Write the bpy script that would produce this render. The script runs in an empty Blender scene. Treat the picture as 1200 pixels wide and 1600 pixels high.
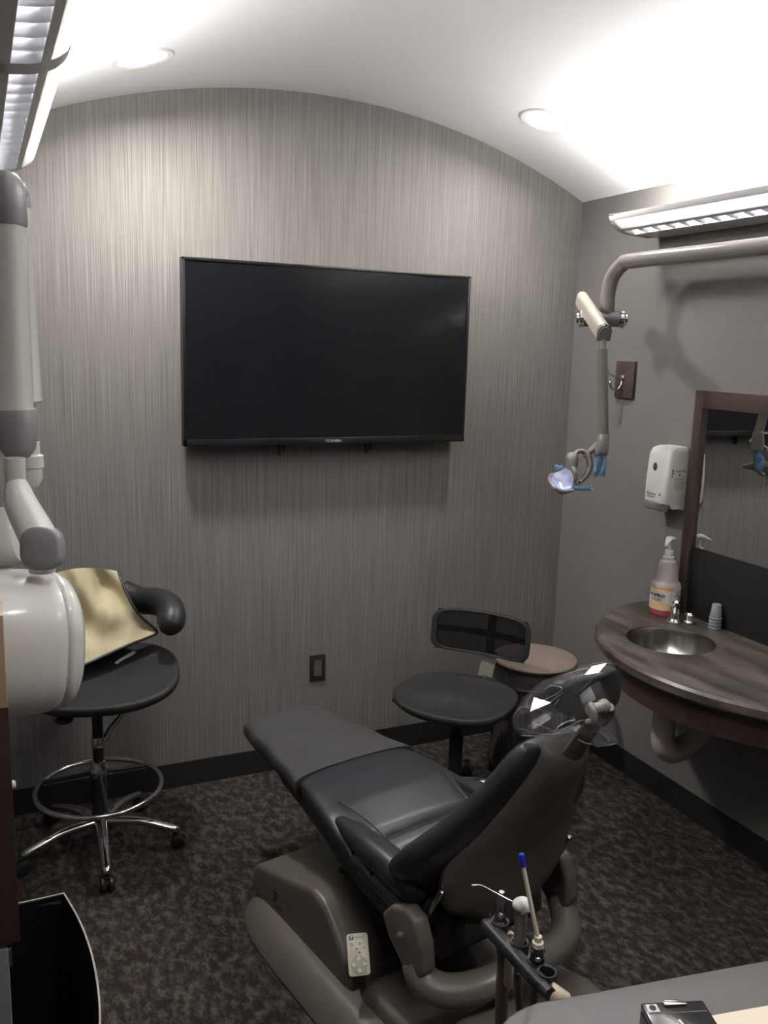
import bpy, bmesh, math, random
from mathutils import Vector, Matrix
random.seed(7)
PI = math.pi
SC = bpy.context.scene
COL = SC.collection

# ------------------------------------------------------------------ camera
CAM_POS = Vector((-2.47169, -3.36, 1.78574))
CR = Vector((0.91004226, -0.41347372, 0.02936954))
CU = Vector((0.04989596, 0.17960561, 0.9824725))
CF = Vector((0.41150149, 0.89262608, -0.18407937))
FPX = 1376.1                                   # focal length in pixels of the 1200x1600 frame
cam_d = bpy.data.cameras.new('camera')
cam_d.sensor_fit = 'VERTICAL'; cam_d.sensor_height = 36.0
cam_d.lens = FPX / 1600 * 36.0
cam_d.clip_start = 0.02
cam = bpy.data.objects.new('camera', cam_d); COL.objects.link(cam)
Mc = Matrix((CR, CU, -CF)).transposed().to_4x4(); Mc.translation = CAM_POS
cam.matrix_world = Mc
SC.camera = cam

# ------------------------------------------------------------------ world, exposure
W = bpy.data.worlds.new('world'); SC.world = W; W.use_nodes = True
W.node_tree.nodes['Background'].inputs[0].default_value = (0.02, 0.02, 0.02, 1)
W.node_tree.nodes['Background'].inputs[1].default_value = 1.0
SC.view_settings.view_transform = 'Standard'
SC.view_settings.look = 'None'
SC.view_settings.gamma = 1.0
SC.view_settings.use_curve_mapping = False
SC.view_settings.exposure = 0.1
TUBE_POWER = 170.0        # emission of the fluorescent tubes
DOWN_POWER = 14.0
DOWN_WATT = 4.2         # beam of each recessed downlight         # emission of the recessed downlight lenses

# ------------------------------------------------------------------ pixel helpers (a pixel is only a direction)
def ray(px, py):
    return CF + CR * ((px - 600) / FPX) - CU * ((py - 800) / FPX)
def at(px, py, axis, val):
    d = ray(px, py); t = (val - CAM_POS[axis]) / d[axis]
    return CAM_POS + d * t
def dep(px, py, depth):
    return CAM_POS + ray(px, py) * depth

# ------------------------------------------------------------------ mesh helpers
class B:
    def __init__(s): s.bm = bmesh.new()
    def add(s, tmp):
        me = bpy.data.meshes.new('tmp'); tmp.to_mesh(me); tmp.free()
        s.bm.from_mesh(me); bpy.data.meshes.remove(me); return s
    def box(s, c, size, rot=None, bev=0.0, seg=2):
        t = bmesh.new(); bmesh.ops.create_cube(t, size=1.0)
        bmesh.ops.scale(t, vec=Vector(size), verts=t.verts)
        if bev > 0:
            bmesh.ops.bevel(t, geom=t.edges[:], offset=bev, segments=seg, profile=0.6, affect='EDGES')
        M = Matrix.Translation(Vector(c)) @ (rot.to_4x4() if rot is not None else Matrix())
        bmesh.ops.transform(t, matrix=M, verts=t.verts)
        return s.add(t)
    def loft(s, rings, cap0=True, cap1=True, closed=True):
        t = bmesh.new(); vs = [[t.verts.new(p) for p in r] for r in rings]
        n = len(rings[0])
        for a, b in zip(vs[:-1], vs[1:]):
            for i in range(n if closed else n - 1):
                j = (i + 1) % n
                try: t.faces.new((a[i], a[j], b[j], b[i]))
                except ValueError: pass
        if cap0: t.faces.new(list(reversed(vs[0])))
        if cap1: t.faces.new(vs[-1])
        bmesh.ops.recalc_face_normals(t, faces=t.faces[:])
        return s.add(t)
    def tube(s, pts, r, n=12, caps=True, smooth=0, flat=None):
        pts = [Vector(p) for p in pts]
        if smooth: pts, rr = crv(pts, r, smooth)
        else: rr = list(r) if hasattr(r, '__len__') else [r] * len(pts)
        rings = []; prev = None
        for i, p in enumerate(pts):
            d = (pts[min(i + 1, len(pts) - 1)] - pts[max(i - 1, 0)]).normalized()
            if prev is None:
                ref = Vector((0, 0, 1)) if abs(d.z) < 0.9 else Vector((0, 1, 0))
                a = d.cross(ref).normalized()
            else:
                a = (prev - d * prev.dot(d)).normalized()
            prev = a; b = d.cross(a)
            f = flat if flat else 1.0
            rings.append([p + a * (math.cos(2 * PI * k / n) * rr[i]) + b * (math.sin(2 * PI * k / n) * rr[i] * f) for k in range(n)])
        return s.loft(rings, caps, caps)
    def lathe(s, prof, n=24, o=(0, 0, 0), axis=(0, 0, 1), caps=True):
        ax = Vector(axis).normalized(); o = Vector(o)
        ref = Vector((1, 0, 0)) if abs(ax.x) < 0.9 else Vector((0, 1, 0))
        a = ax.cross(ref).normalized(); b = ax.cross(a)
        rings = [[o + ax * z + (a * math.cos(2 * PI * k / n) + b * math.sin(2 * PI * k / n)) * max(r, 1e-4) for k in range(n)] for r, z in prof]
        return s.loft(rings, caps, caps)
    def prism(s, poly, h0, h1, M=None, bev=0.0, seg=2):
        """poly: 2D outline, extruded along local z h0..h1, then M"""
        t = bmesh.new()
        a = [t.verts.new((p[0], p[1], h0)) for p in poly]; b = [t.verts.new((p[0], p[1], h1)) for p in poly]
        n = len(poly)
        for i in range(n): t.faces.new((a[i], a[(i + 1) % n], b[(i + 1) % n], b[i]))
        t.faces.new(list(reversed(a))); t.faces.new(b)
        bmesh.ops.recalc_face_normals(t, faces=t.faces[:])
        if bev > 0:
            bmesh.ops.bevel(t, geom=t.edges[:], offset=bev, segments=seg, profile=0.6, affect='EDGES', clamp_overlap=True)
        if M is not None:
            bmesh.ops.transform(t, matrix=M, verts=t.verts)
            if M.to_3x3().determinant() < 0: bmesh.ops.reverse_faces(t, faces=t.faces[:])
        return s.add(t)
    def ball(s, c, r, sc=(1, 1, 1), u=16, v=10, rot=None):
        t = bmesh.new(); bmesh.ops.create_uvsphere(t, u_segments=u, v_segments=v, radius=r)
        bmesh.ops.scale(t, vec=Vector(sc), verts=t.verts)
        M = Matrix.Translation(Vector(c)) @ (rot.to_4x4() if rot is not None else Matrix())
        bmesh.ops.transform(t, matrix=M, verts=t.verts)
        return s.add(t)
    def grid(s, P, thick=0.0):
        """P: rows of points -> sheet (optionally with thickness downwards along normals)"""
        t = bmesh.new(); vs = [[t.verts.new(p) for p in r] for r in P]
        for i in range(len(P) - 1):
            for j in range(len(P[0]) - 1):
                t.faces.new((vs[i][j], vs[i][j + 1], vs[i + 1][j + 1], vs[i + 1][j]))
        if thick:
            bmesh.ops.recalc_face_normals(t, faces=t.faces[:])
            bmesh.ops.solidify(t, geom=t.faces[:], thickness=thick)
        return s.add(t)

def cr1(p0, p1, p2, p3, t):
    return 0.5 * ((2 * p1) + (p2 - p0) * t + (2 * p0 - 5 * p1 + 4 * p2 - p3) * t * t + (3 * p1 - p0 - 3 * p2 + p3) * t ** 3)
def crv(pts, r, k):
    n = len(pts); rr = list(r) if hasattr(r, '__len__') else [r] * n
    o = []; q = []
    for i in range(n - 1):
        a, b, c, d = max(i - 1, 0), i, i + 1, min(i + 2, n - 1)
        for j in range(k):
            t = j / k; o.append(cr1(pts[a], pts[b], pts[c], pts[d], t)); q.append(rr[b] * (1 - t) + rr[c] * t)
    o.append(pts[-1]); q.append(rr[-1]); return o, q
def patch(ctrl, k):
    rows = [crv([Vector(p) for p in r], 0, k)[0] for r in ctrl]
    cols = [crv([rows[i][j] for i in range(len(rows))], 0, k)[0] for j in range(len(rows[0]))]
    return [[cols[j][i] for j in range(len(cols))] for i in range(len(cols[0]))]
def se(w, h, n=24, e=2.6, off=0.0):
    out = []
    for k in range(n):
        a = 2 * PI * k / n + off; c, s_ = math.cos(a), math.sin(a)
        out.append((w * math.copysign(abs(c) ** (2 / e), c), h * math.copysign(abs(s_) ** (2 / e), s_)))
    return out
def rrect(x0, x1, y0, y1, r, k=6):
    o = []
    for cx, cy, a0 in ((x1 - r, y1 - r, 0), (x0 + r, y1 - r, 90), (x0 + r, y0 + r, 180), (x1 - r, y0 + r, 270)):
        for i in range(k + 1):
            a = math.radians(a0 + 90 * i / k); o.append((cx + r * math.cos(a), cy + r * math.sin(a)))
    return o
def basis(x, y, z, o=(0, 0, 0)):
    M = Matrix((Vector(x), Vector(y), Vector(z))).transposed().to_4x4(); M.translation = Vector(o); return M

XF = {}
def world_of(o): return XF.get(o.name, Matrix())
def thing(name, label, cat, loc=(0, 0, 0), rotz=0.0, group=None):
    o = bpy.data.objects.new(name, None); COL.objects.link(o)
    o.empty_display_size = 0.05
    o.location = loc; o.rotation_euler = (0, 0, rotz)
    o['label'] = label; o['category'] = cat
    if group: o['group'] = group
    XF[o.name] = Matrix.Translation(Vector(loc)) @ Matrix.Rotation(rotz, 4, 'Z')
    return o
def part(name, b, mat, parent=None, world=True, sharp=38, label=None, kind=None):
    """world=True: b is in world coordinates, else in the thing's own frame"""
    bm = b.bm
    Mp = XF.get(parent.name, Matrix()) if parent else Matrix()
    if parent and world: bmesh.ops.transform(bm, matrix=Mp.inverted(), verts=bm.verts)
    me = bpy.data.meshes.new(name); bm.to_mesh(me); bm.free()
    for p in me.polygons: p.use_smooth = True
    try: me.set_sharp_from_angle(angle=math.radians(sharp))
    except Exception: pass
    if mat: me.materials.append(mat)
    o = bpy.data.objects.new(name, me); COL.objects.link(o)
    if parent:
        o.parent = parent; XF[o.name] = Mp
    if label: o['label'] = label
    if kind: o['kind'] = kind
    return o
def tag(o, label, cat, group=None):
    o['label'] = label; o['category'] = cat
    if group: o['group'] = group
    return o
def struct(name, b, mat, label, cat='wall', sharp=38):
    o = part(name, b, mat, None, sharp=sharp); o['kind'] = 'structure'; o['label'] = label; o['category'] = cat; return o
def copy_part(o, parent, loc=None):
    c = o.copy(); COL.objects.link(c); c.parent = parent
    if loc is not None: c.location = loc
    XF[c.name] = XF.get(parent.name, Matrix())
    return c
def centre(o):
    """move a single-mesh thing's origin to its base centre"""
    me = o.data; xs = [v.co for v in me.vertices]
    c = Vector(((min(v.x for v in xs) + max(v.x for v in xs)) / 2, (min(v.y for v in xs) + max(v.y for v in xs)) / 2, min(v.z for v in xs)))
    me.transform(Matrix.Translation(-c)); o.location = c; return o
def text_bm(txt, size, M, extrude=0.0003, sx=1.0, align='CENTER', bold=0.0):
    cu = bpy.data.curves.new('txt', 'FONT'); cu.body = txt; cu.size = size; cu.extrude = extrude
    cu.align_x = align; cu.align_y = 'CENTER'; cu.resolution_u = 3; cu.offset = bold
    o = bpy.data.objects.new('txt', cu); COL.objects.link(o)
    dg = bpy.context.evaluated_depsgraph_get(); me = bpy.data.meshes.new_from_object(o.evaluated_get(dg))
    b = B(); b.bm.from_mesh(me)
    bpy.data.objects.remove(o); bpy.data.curves.remove(cu); bpy.data.meshes.remove(me)
    bmesh.ops.scale(b.bm, vec=(sx, 1, 1), verts=b.bm.verts)
    bmesh.ops.transform(b.bm, matrix=M, verts=b.bm.verts); return b

# ------------------------------------------------------------------ materials
def mat(name, col, rough=0.5, metal=0.0, spec=0.5, bump=None, coat=0.0, emit=None, trans=0.0, alpha=1.0, var=None, sheen=0.0):
    m = bpy.data.materials.new(name); m.use_nodes = True
    nt = m.node_tree; bs = nt.nodes['Principled BSDF']
    bs.inputs['Base Color'].default_value = (*col, 1); bs.inputs['Roughness'].default_value = rough
    bs.inputs['Metallic'].default_value = metal; bs.inputs['Specular IOR Level'].default_value = spec
    bs.inputs['Coat Weight'].default_value = coat
    bs.inputs['Sheen Weight'].default_value = sheen
    bs.inputs['Transmission Weight'].default_value = trans
    bs.inputs['Alpha'].default_value = alpha
    if emit: bs.inputs['Emission Color'].default_value = (*emit[0], 1); bs.inputs['Emission Strength'].default_value = emit[1]
    tc = nt.nodes.new('ShaderNodeTexCoord')
    if var:                                    # (scale, amount)
        nz = nt.nodes.new('ShaderNodeTexNoise'); nz.inputs['Scale'].default_value = var[0]; nz.inputs['Detail'].default_value = 4
        nt.links.new(tc.outputs['Object'], nz.inputs['Vector'])
        mx = nt.nodes.new('ShaderNodeMix'); mx.data_type = 'RGBA'
        mx.inputs[6].default_value = (*[max(0, c * (1 - var[1])) for c in col], 1)
        mx.inputs[7].default_value = (*[min(1, c * (1 + var[1])) for c in col], 1)
        nt.links.new(nz.outputs[0], mx.inputs[0]); nt.links.new(mx.outputs[2], bs.inputs['Base Color'])
    if bump:                                   # (scale, strength, distance)
        nz = nt.nodes.new('ShaderNodeTexNoise'); nz.inputs['Scale'].default_value = bump[0]; nz.inputs['Detail'].default_value = 3
        nt.links.new(tc.outputs['Object'], nz.inputs['Vector'])
        bp = nt.nodes.new('ShaderNodeBump'); bp.inputs['Strength'].default_value = bump[1]; bp.inputs['Distance'].default_value = bump[2]
        nt.links.new(nz.outputs[0], bp.inputs['Height']); nt.links.new(bp.outputs[0], bs.inputs['Normal'])
    return m
def ramp(nt, stops):
    r = nt.nodes.new('ShaderNodeValToRGB'); e = r.color_ramp.elements
    e[0].position = stops[0][0]; e[0].color = (*stops[0][1], 1); e[1].position = stops[1][0]; e[1].color = (*stops[1][1], 1)
    for p, c in stops[2:]:
        x = e.new(p); x.color = (*c, 1)
    return r
def noise(nt, vec, scale, detail=3, rough=0.5):
    n = nt.nodes.new('ShaderNodeTexNoise'); n.inputs['Scale'].default_value = scale
    n.inputs['Detail'].default_value = detail; n.inputs['Roughness'].default_value = rough
    nt.links.new(vec, n.inputs['Vector']); return n
def mapped(nt, sc, coord='Object', rot=(0, 0, 0)):
    tc = nt.nodes.new('ShaderNodeTexCoord'); mp = nt.nodes.new('ShaderNodeMapping')
    mp.inputs['Scale'].default_value = sc; mp.inputs['Rotation'].default_value = rot
    nt.links.new(tc.outputs[coord], mp.inputs['Vector']); return mp.outputs[0]

def wallpaper_mat():
    m = mat('wallpaper_strie', (.3, .29, .26), 0.75, spec=0.25); nt = m.node_tree; bs = nt.nodes['Principled BSDF']
    n1 = noise(nt, mapped(nt, (230, 1, 2.8)), 1.0, 2, 0.6)
    n2 = noise(nt, mapped(nt, (470, 1, 2.2)), 1.0, 0, 0.5)
    mx = nt.nodes.new('ShaderNodeMix'); mx.inputs[0].default_value = 0.45
    nt.links.new(n1.outputs[0], mx.inputs[2]); nt.links.new(n2.outputs[0], mx.inputs[3])
    r = ramp(nt, [(0.33, (.128, .118, .108)), (0.70, (.245, .232, .216)), (0.5, (.172, .160, .147))])
    nt.links.new(mx.outputs[0], r.inputs[0]); nt.links.new(r.outputs[0], bs.inputs['Base Color'])
    bp = nt.nodes.new('ShaderNodeBump'); bp.inputs['Strength'].default_value = 0.25; bp.inputs['Distance'].default_value = 0.001
    nt.links.new(n1.outputs[0], bp.inputs['Height']); nt.links.new(bp.outputs[0], bs.inputs['Normal'])
    return m
def carpet_mat():
    m = mat('carpet_mottled', (.05, .045, .04), 0.95, spec=0.1); nt = m.node_tree; bs = nt.nodes['Principled BSDF']
    v = mapped(nt, (1.35, 0.8, 1), rot=(0, 0, 0.35))
    n1 = noise(nt, v, 27, 8, 0.70)
    n2 = noise(nt, mapped(nt, (1, 1, 1)), 260, 2, 0.6)
    r = ramp(nt, [(0.44, (.021, .0175, .015)), (0.61, (.080, .066, .055)), (0.52, (.040, .034, .029))])
    nt.links.new(n1.outputs[0], r.inputs[0])
    mx = nt.nodes.new('ShaderNodeMix'); mx.data_type = 'RGBA'; mx.blend_type = 'MULTIPLY'; mx.inputs[0].default_value = 0.8
    r2 = ramp(nt, [(0.25, (.35, .35, .35)), (0.7, (1.4, 1.4, 1.4))])
    nt.links.new(n2.outputs[0], r2.inputs[0]); nt.links.new(r.outputs[0], mx.inputs[6]); nt.links.new(r2.outputs[0], mx.inputs[7])
    nt.links.new(mx.outputs[2], bs.inputs['Base Color'])
    bp = nt.nodes.new('ShaderNodeBump'); bp.inputs['Strength'].default_value = 0.6; bp.inputs['Distance'].default_value = 0.004
    nt.links.new(n2.outputs[0], bp.inputs['Height']); nt.links.new(bp.outputs[0], bs.inputs['Normal'])
    return m
def wood_mat(name, c0, c1, sc=(1.5, 14, 14), rough=0.4, rotz=0.0):
    m = mat(name, c0, rough); nt = m.node_tree; bs = nt.nodes['Principled BSDF']
    n1 = noise(nt, mapped(nt, sc, rot=(0, 0, rotz)), 1.6, 6, 0.6)
    r = ramp(nt, [(0.35, c0), (0.68, c1)]); nt.links.new(n1.outputs[0], r.inputs[0])
    nt.links.new(r.outputs[0], bs.inputs['Base Color']); return m
def film_mat(name, col, amount, rough=0.12, haze=0.0):
    m = bpy.data.materials.new(name); m.use_nodes = True; nt = m.node_tree; nt.nodes.clear()
    out = nt.nodes.new('ShaderNodeOutputMaterial'); mx = nt.nodes.new('ShaderNodeMixShader')
    tr = nt.nodes.new('ShaderNodeBsdfTransparent'); tr.inputs[0].default_value = (*col, 1)
    gl = nt.nodes.new('ShaderNodeBsdfGlossy'); gl.inputs['Roughness'].default_value = rough
    nz = noise(nt, mapped(nt, (1, 1, 1)), 22, 1); bp = nt.nodes.new('ShaderNodeBump')
    bp.inputs['Strength'].default_value = 0.25; bp.inputs['Distance'].default_value = 0.004
    nt.links.new(nz.outputs[0], bp.inputs['Height']); nt.links.new(bp.outputs[0], gl.inputs['Normal'])
    df = nt.nodes.new('ShaderNodeBsdfDiffuse'); df.inputs[0].default_value = (.8, .8, .8, 1); m2 = nt.nodes.new('ShaderNodeMixShader'); m2.inputs[0].default_value = haze
    nt.links.new(tr.outputs[0], m2.inputs[1]); nt.links.new(df.outputs[0], m2.inputs[2])
    mx.inputs[0].default_value = amount
    nt.links.new(m2.outputs[0], mx.inputs[1]); nt.links.new(gl.outputs[0], mx.inputs[2]); nt.links.new(mx.outputs[0], out.inputs[0])
    return m
def translucent_mat(name, col, mixf=0.5):
    m = bpy.data.materials.new(name); m.use_nodes = True; nt = m.node_tree; nt.nodes.clear()
    out = nt.nodes.new('ShaderNodeOutputMaterial'); mx = nt.nodes.new('ShaderNodeMixShader')
    a = nt.nodes.new('ShaderNodeBsdfDiffuse'); b = nt.nodes.new('ShaderNodeBsdfTranslucent')
    nz = noise(nt, mapped(nt, (1, 1, 1)), 40, 2); r = ramp(nt, [(0, tuple(c * .96 for c in col)), (1, col)])
    nt.links.new(nz.outputs[0], r.inputs[0])
    nt.links.new(r.outputs[0], a.inputs[0]); nt.links.new(r.outputs[0], b.inputs[0])
    mx.inputs[0].default_value = mixf
    nt.links.new(a.outputs[0], mx.inputs[1]); nt.links.new(b.outputs[0], mx.inputs[2]); nt.links.new(mx.outputs[0], out.inputs[0])
    return m

M_wallpaper = wallpaper_mat()
M_wall = mat('painted_wall_taupe', (.168, .158, .147), 0.8, spec=0.2, bump=(220, 0.15, 0.001), var=(60, 0.06))
M_ceil = mat('ceiling_paint', (.87, .865, .86), 0.9, spec=0.1, var=(3, 0.01))
M_carpet = carpet_mat()
M_basebd = mat('vinyl_baseboard', (.009, .009, .0095), 0.6, spec=.3, var=(30, 0.1))
M_fix = mat('fixture_enamel', (.62, .61, .60), 0.45, var=(20, 0.03))
M_blade = mat('louver_aluminium', (.66, .67, .71), 0.35, metal=0.3, var=(40, 0.04))
M_refl = mat('fixture_reflector', (.9, .9, .9), 0.4, var=(20, 0.02))
M_band = translucent_mat('fixture_side_diffuser', (.82, .81, .80), 0.32)
M_tube = mat('fluorescent_glow', (.9, .9, .9), 0.5, emit=((1.0, .985, .975), TUBE_POWER))
M_down = mat('downlight_glow', (.9, .9, .9), 0.5, emit=((1.0, .98, .955), DOWN_POWER))
M_trim = mat('downlight_trim', (.8, .79, .77), 0.5)
M_tvb = mat('tv_bezel_gloss', (.008, .008, .009), 0.28, var=(20, .1))
M_tvs = mat('tv_screen', (.006, .006, .008), 0.16, spec=0.4, var=(4, .1))
M_white_print = mat('print_white', (.5, .5, .5), 0.5)
M_black_print = mat('print_black', (.015, .015, .015), 0.6)
M_grey_print = mat('print_grey', (.12, .115, .11), 0.6)
M_blackpl = mat('black_plastic', (.014, .014, .015), 0.42, bump=(120, 0.1, 0.001))
M_blackrub = mat('black_foam_vinyl', (.016, .016, .018), 0.45, spec=0.4, bump=(150, 0.2, 0.001))
M_mesh = mat('black_mesh_fabric', (.0135, .0135, .0155), 0.62, spec=.35, bump=(900, 0.5, 0.001))
M_meshthin = film_mat('see_through_mesh', (.10, .10, .11), 0.03, 0.5)
M_chrome = mat('chrome', (.75, .74, .72), 0.12, metal=1.0, var=(15, .03))
M_steel = mat('brushed_steel', (.50, .48, .45), 0.2, metal=1.0, var=(40, .06))
M_leather = mat('navy_black_leather', (.017, .0185, .023), 0.36, spec=0.5, bump=(320, 0.18, 0.001), var=(6, .12))
M_sleeve = mat('grey_foot_sleeve', (.042, .041, .0405), 0.46, spec=0.4, bump=(70, 0.25, 0.002), var=(14, .12))
M_taupe = mat('taupe_moulded_plastic', (.112, .098, .083), 0.33, spec=0.5, bump=(400, 0.06, 0.0006), var=(5, .05))
M_taupe_d = mat('taupe_shell_plastic', (.085, .076, .066), 0.40, spec=0.4, bump=(300, 0.05, 0.0006), var=(5, .05))
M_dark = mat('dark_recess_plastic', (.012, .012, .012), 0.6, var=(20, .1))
M_xray = mat('xray_cream_enamel', (.84, .815, .78), 0.22, coat=.3, var=(8, .02))
M_xgrey = mat('xray_grey_plastic', (.29, .28, .29), 0.38, var=(12, .04))
M_khaki = mat('khaki_lead_vinyl', (.43, .375, .235), 0.6, spec=.3, bump=(35, 0.35, 0.004), var=(9, .08))
M_paper = mat('white_paper', (.75, .73, .70), 0.7, var=(30, .03))
M_brown = wood_mat('dark_walnut_laminate', (.034, .018, .014), (.058, .033, .026), (2, 14, 3), 0.42)
M_frame = wood_mat('mirror_frame_wood', (.050, .032, .027), (.070, .048, .041), (6, 6, 1.2), 0.4)
M_maple = wood_mat('maple_laminate', (.42, .31, .18), (.52, .40, .25), (6, 6, 1.5), 0.45)
M_counter = wood_mat('stone_wood_laminate', (.020, .017, .0155), (.125, .104, .088), (10, 2.0, 8), 0.34, rotz=0.25)
M_mirror = mat('mirror_glass', (.86, .87, .87), 0.0, metal=1.0, var=(2, .005))
M_blackpanel = mat('black_backsplash', (.008, .008, .009), 0.45, var=(8, .1))
M_wplast = mat('white_plastic', (.70, .685, .64), 0.38, var=(12, .02))
M_gplast = mat('grey_clear_plastic', (.20, .21, .22), 0.35, var=(14, .06))
M_oval = mat('dark_window', (.05, .042, .035), 0.3)
M_bottle = mat('frosted_bottle', (.62, .55, .55), 0.3, trans=0.25, var=(12, .04))
M_pinkliq = mat('pink_soap', (.36, .075, .085), 0.22, var=(12, .1))
M_lab_w = mat('label_white', (.68, .65, .63), 0.5, var=(50, .02))
M_lab_o = mat('label_orange', (.72, .33, .10), 0.5, var=(40, .08))
M_lab_p = mat('label_peach', (.72, .50, .27), 0.5, var=(30, .1))
M_cup = mat('clear_cup_plastic', (.42, .43, .45), 0.25, trans=0.4, var=(60, .1))
M_pvc = mat('padded_pipe_wrap', (.47, .41, .39), 0.6, bump=(90, .2, .002), var=(18, .05))
M_tan = mat('worn_tan_vinyl', (.235, .185, .155), 0.5, bump=(25, .3, .003), var=(22, .22))
M_drum = wood_mat('ribbed_drum_metal', (.05, .045, .042), (.085, .076, .07), (90, 90, .4), 0.38)
M_lampm = mat('lamp_taupe_enamel', (.185, .17, .152), 0.3, coat=.2, var=(10, .04))
M_lampl = mat('lamp_arm_champagne', (.45, .41, .345), 0.32, metal=.3, var=(8, .04))
M_lampd = mat('lamp_hub_grey', (.13, .13, .135), 0.4, var=(12, .05))
M_film = film_mat('clear_plastic_film', (.94, .94, .94), 0.13, 0.2, 0.035)
M_crease_highlight = film_mat('film_crease_highlight', (.95, .95, .95), 0.32, 0.3, .10)  # whiter, shinier film that paints highlights along the folds
M_bluefilm = mat('blue_barrier_film', (.12, .30, .48), 0.2, trans=.3, alpha=.6, var=(30, .2))
M_lilac = mat('lamp_reflector_lilac', (.62, .66, .90), 0.18, metal=.5, var=(25, .06))
M_bag = mat('bin_liner', (.009, .009, .010), 0.2, spec=.7, bump=(14, .5, .02))
M_bin = mat('bin_shell', (.05, .046, .042), 0.4, var=(10, .05))
M_binrim = mat('bin_rim', (.36, .33, .28), 0.4, var=(10, .05))
M_tray = mat('delivery_table_top', (.088, .085, .083), 0.42, bump=(300, .1, .0008), var=(18, .08))
M_cream = mat('cream_tray_liner', (.78, .68, .56), 0.6, var=(12, .02))
M_case = mat('black_case', (.012, .012, .012), 0.2, coat=.3, var=(20, .1))
M_hose = mat('brown_tubing', (.10, .072, .055), 0.4, var=(12, .06))
M_beige = mat('beige_plastic', (.50, .43, .33), 0.4, var=(12, .04))
M_ivory = mat('ivory_plastic', (.62, .565, .45), 0.4, var=(12, .03))
M_blue = mat('blue_tip', (.010, .022, .42), 0.35, var=(40, .08))
M_smoke = film_mat('smoked_clear_plastic', (.55, .55, .55), 0.35, 0.2)
M_syr = mat('syringe_grey', (.17, .17, .175), 0.35, var=(20, .05))
M_remote = mat('remote_beige', (.66, .62, .48), 0.45, var=(12, .02))
M_remote_d = mat('remote_grey', (.46, .43, .35), 0.45, var=(12, .02))
M_remote_w = mat('remote_button', (.85, .83, .74), 0.4)
M_liner = mat('led_dark', (.03, .03, .03), 0.3)
M_outp = mat('outlet_plate_black', (.025, .024, .024), 0.28, var=(20, .05))
M_outg = mat('outlet_receptacle_grey', (.10, .102, .11), 0.4, var=(20, .05))

# ================================================================== ROOM
XL, YB, YR = -2.54, 0.0, -4.4          # left wall, back wall, rear wall; right wall at x=0
VX, VZ, VR = -1.22, -0.098, 2.816      # vault axis and radius
def vault(x): return VZ + math.sqrt(VR * VR - (x - VX) ** 2)
b = B(); b.box(((XL) / 2, YR / 2, -0.05), (-XL + .4, -YR + .4, .1)); struct('floor', b, M_carpet, 'dark brown mottled carpet floor', 'floor')
N = 40
xs = [XL + (0 - XL) * i / N for i in range(N + 1)]
b = B()
rows = [[Vector((x, y, vault(x))) for x in xs] for y in (0.1, YR - .1)]
top = [[Vector((x, y, vault(x) + .08)) for x in xs] for y in (0.1, YR - .1)]
ring = lambda y: [Vector((x, y, vault(x))) for x in xs] + [Vector((x, y, vault(x) + .1)) for x in reversed(xs)]
b.loft([ring(0.1), ring(YR - .1)]); struct('ceiling', b, M_ceil, 'white barrel vaulted ceiling', 'ceiling')
b = B()
poly = [(XL - .1, 0), (0.1, 0), (0.1, vault(0) + .02)] + [(x, vault(x) + .05) for x in reversed(xs)] + [(XL - .1, vault(XL) + .02)]
b.prism(poly, 0, .1, basis((1, 0, 0), (0, 0, 1), (0, 1, 0)))
struct('wall_back', b, M_wallpaper, 'grey taupe wallpaper wall with fine vertical streaks behind the television')
b = B(); b.box((.05, YR / 2, 1.25), (.1, -YR, 2.5)); struct('wall_right', b, M_wall, 'plain taupe wall behind the mirror and sink')
b = B(); b.box((XL - .05, YR / 2, 1.25), (.1, -YR, 2.5)); struct('wall_left', b, M_wall, 'plain taupe wall carrying the x-ray arm')
b = B(); b.box(((XL) / 2, YR - .05, 1.4), (-XL, .1, 2.8)); struct('wall_rear', b, M_wall, 'plain taupe wall opposite the television')
def baseboard(name, p0, p1, nrm, label):
    b = B(); p0 = Vector(p0); p1 = Vector(p1); d = (p1 - p0).normalized()
    pr = [(0, 0), (.012, 0), (.010, .012), (.006, .09), (.004, .1), (0, .1)]
    b.prism(pr, 0, (p1 - p0).length, basis(nrm, (0, 0, 1), d, p0))
    struct(name, b, M_basebd, label, 'baseboard')
baseboard('baseboard_back', (XL + .012, 0, 0), (0 - .012, 0, 0), (0, -1, 0), 'black vinyl baseboard under the streaked wallpaper')
baseboard('baseboard_right', (0, 0, 0), (0, YR, 0), (-1, 0, 0), 'black vinyl baseboard below the sink counter')
baseboard('baseboard_left', (XL, 0, 0), (XL, YR, 0), (1, 0, 0), 'black vinyl baseboard along the x-ray wall')

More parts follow.
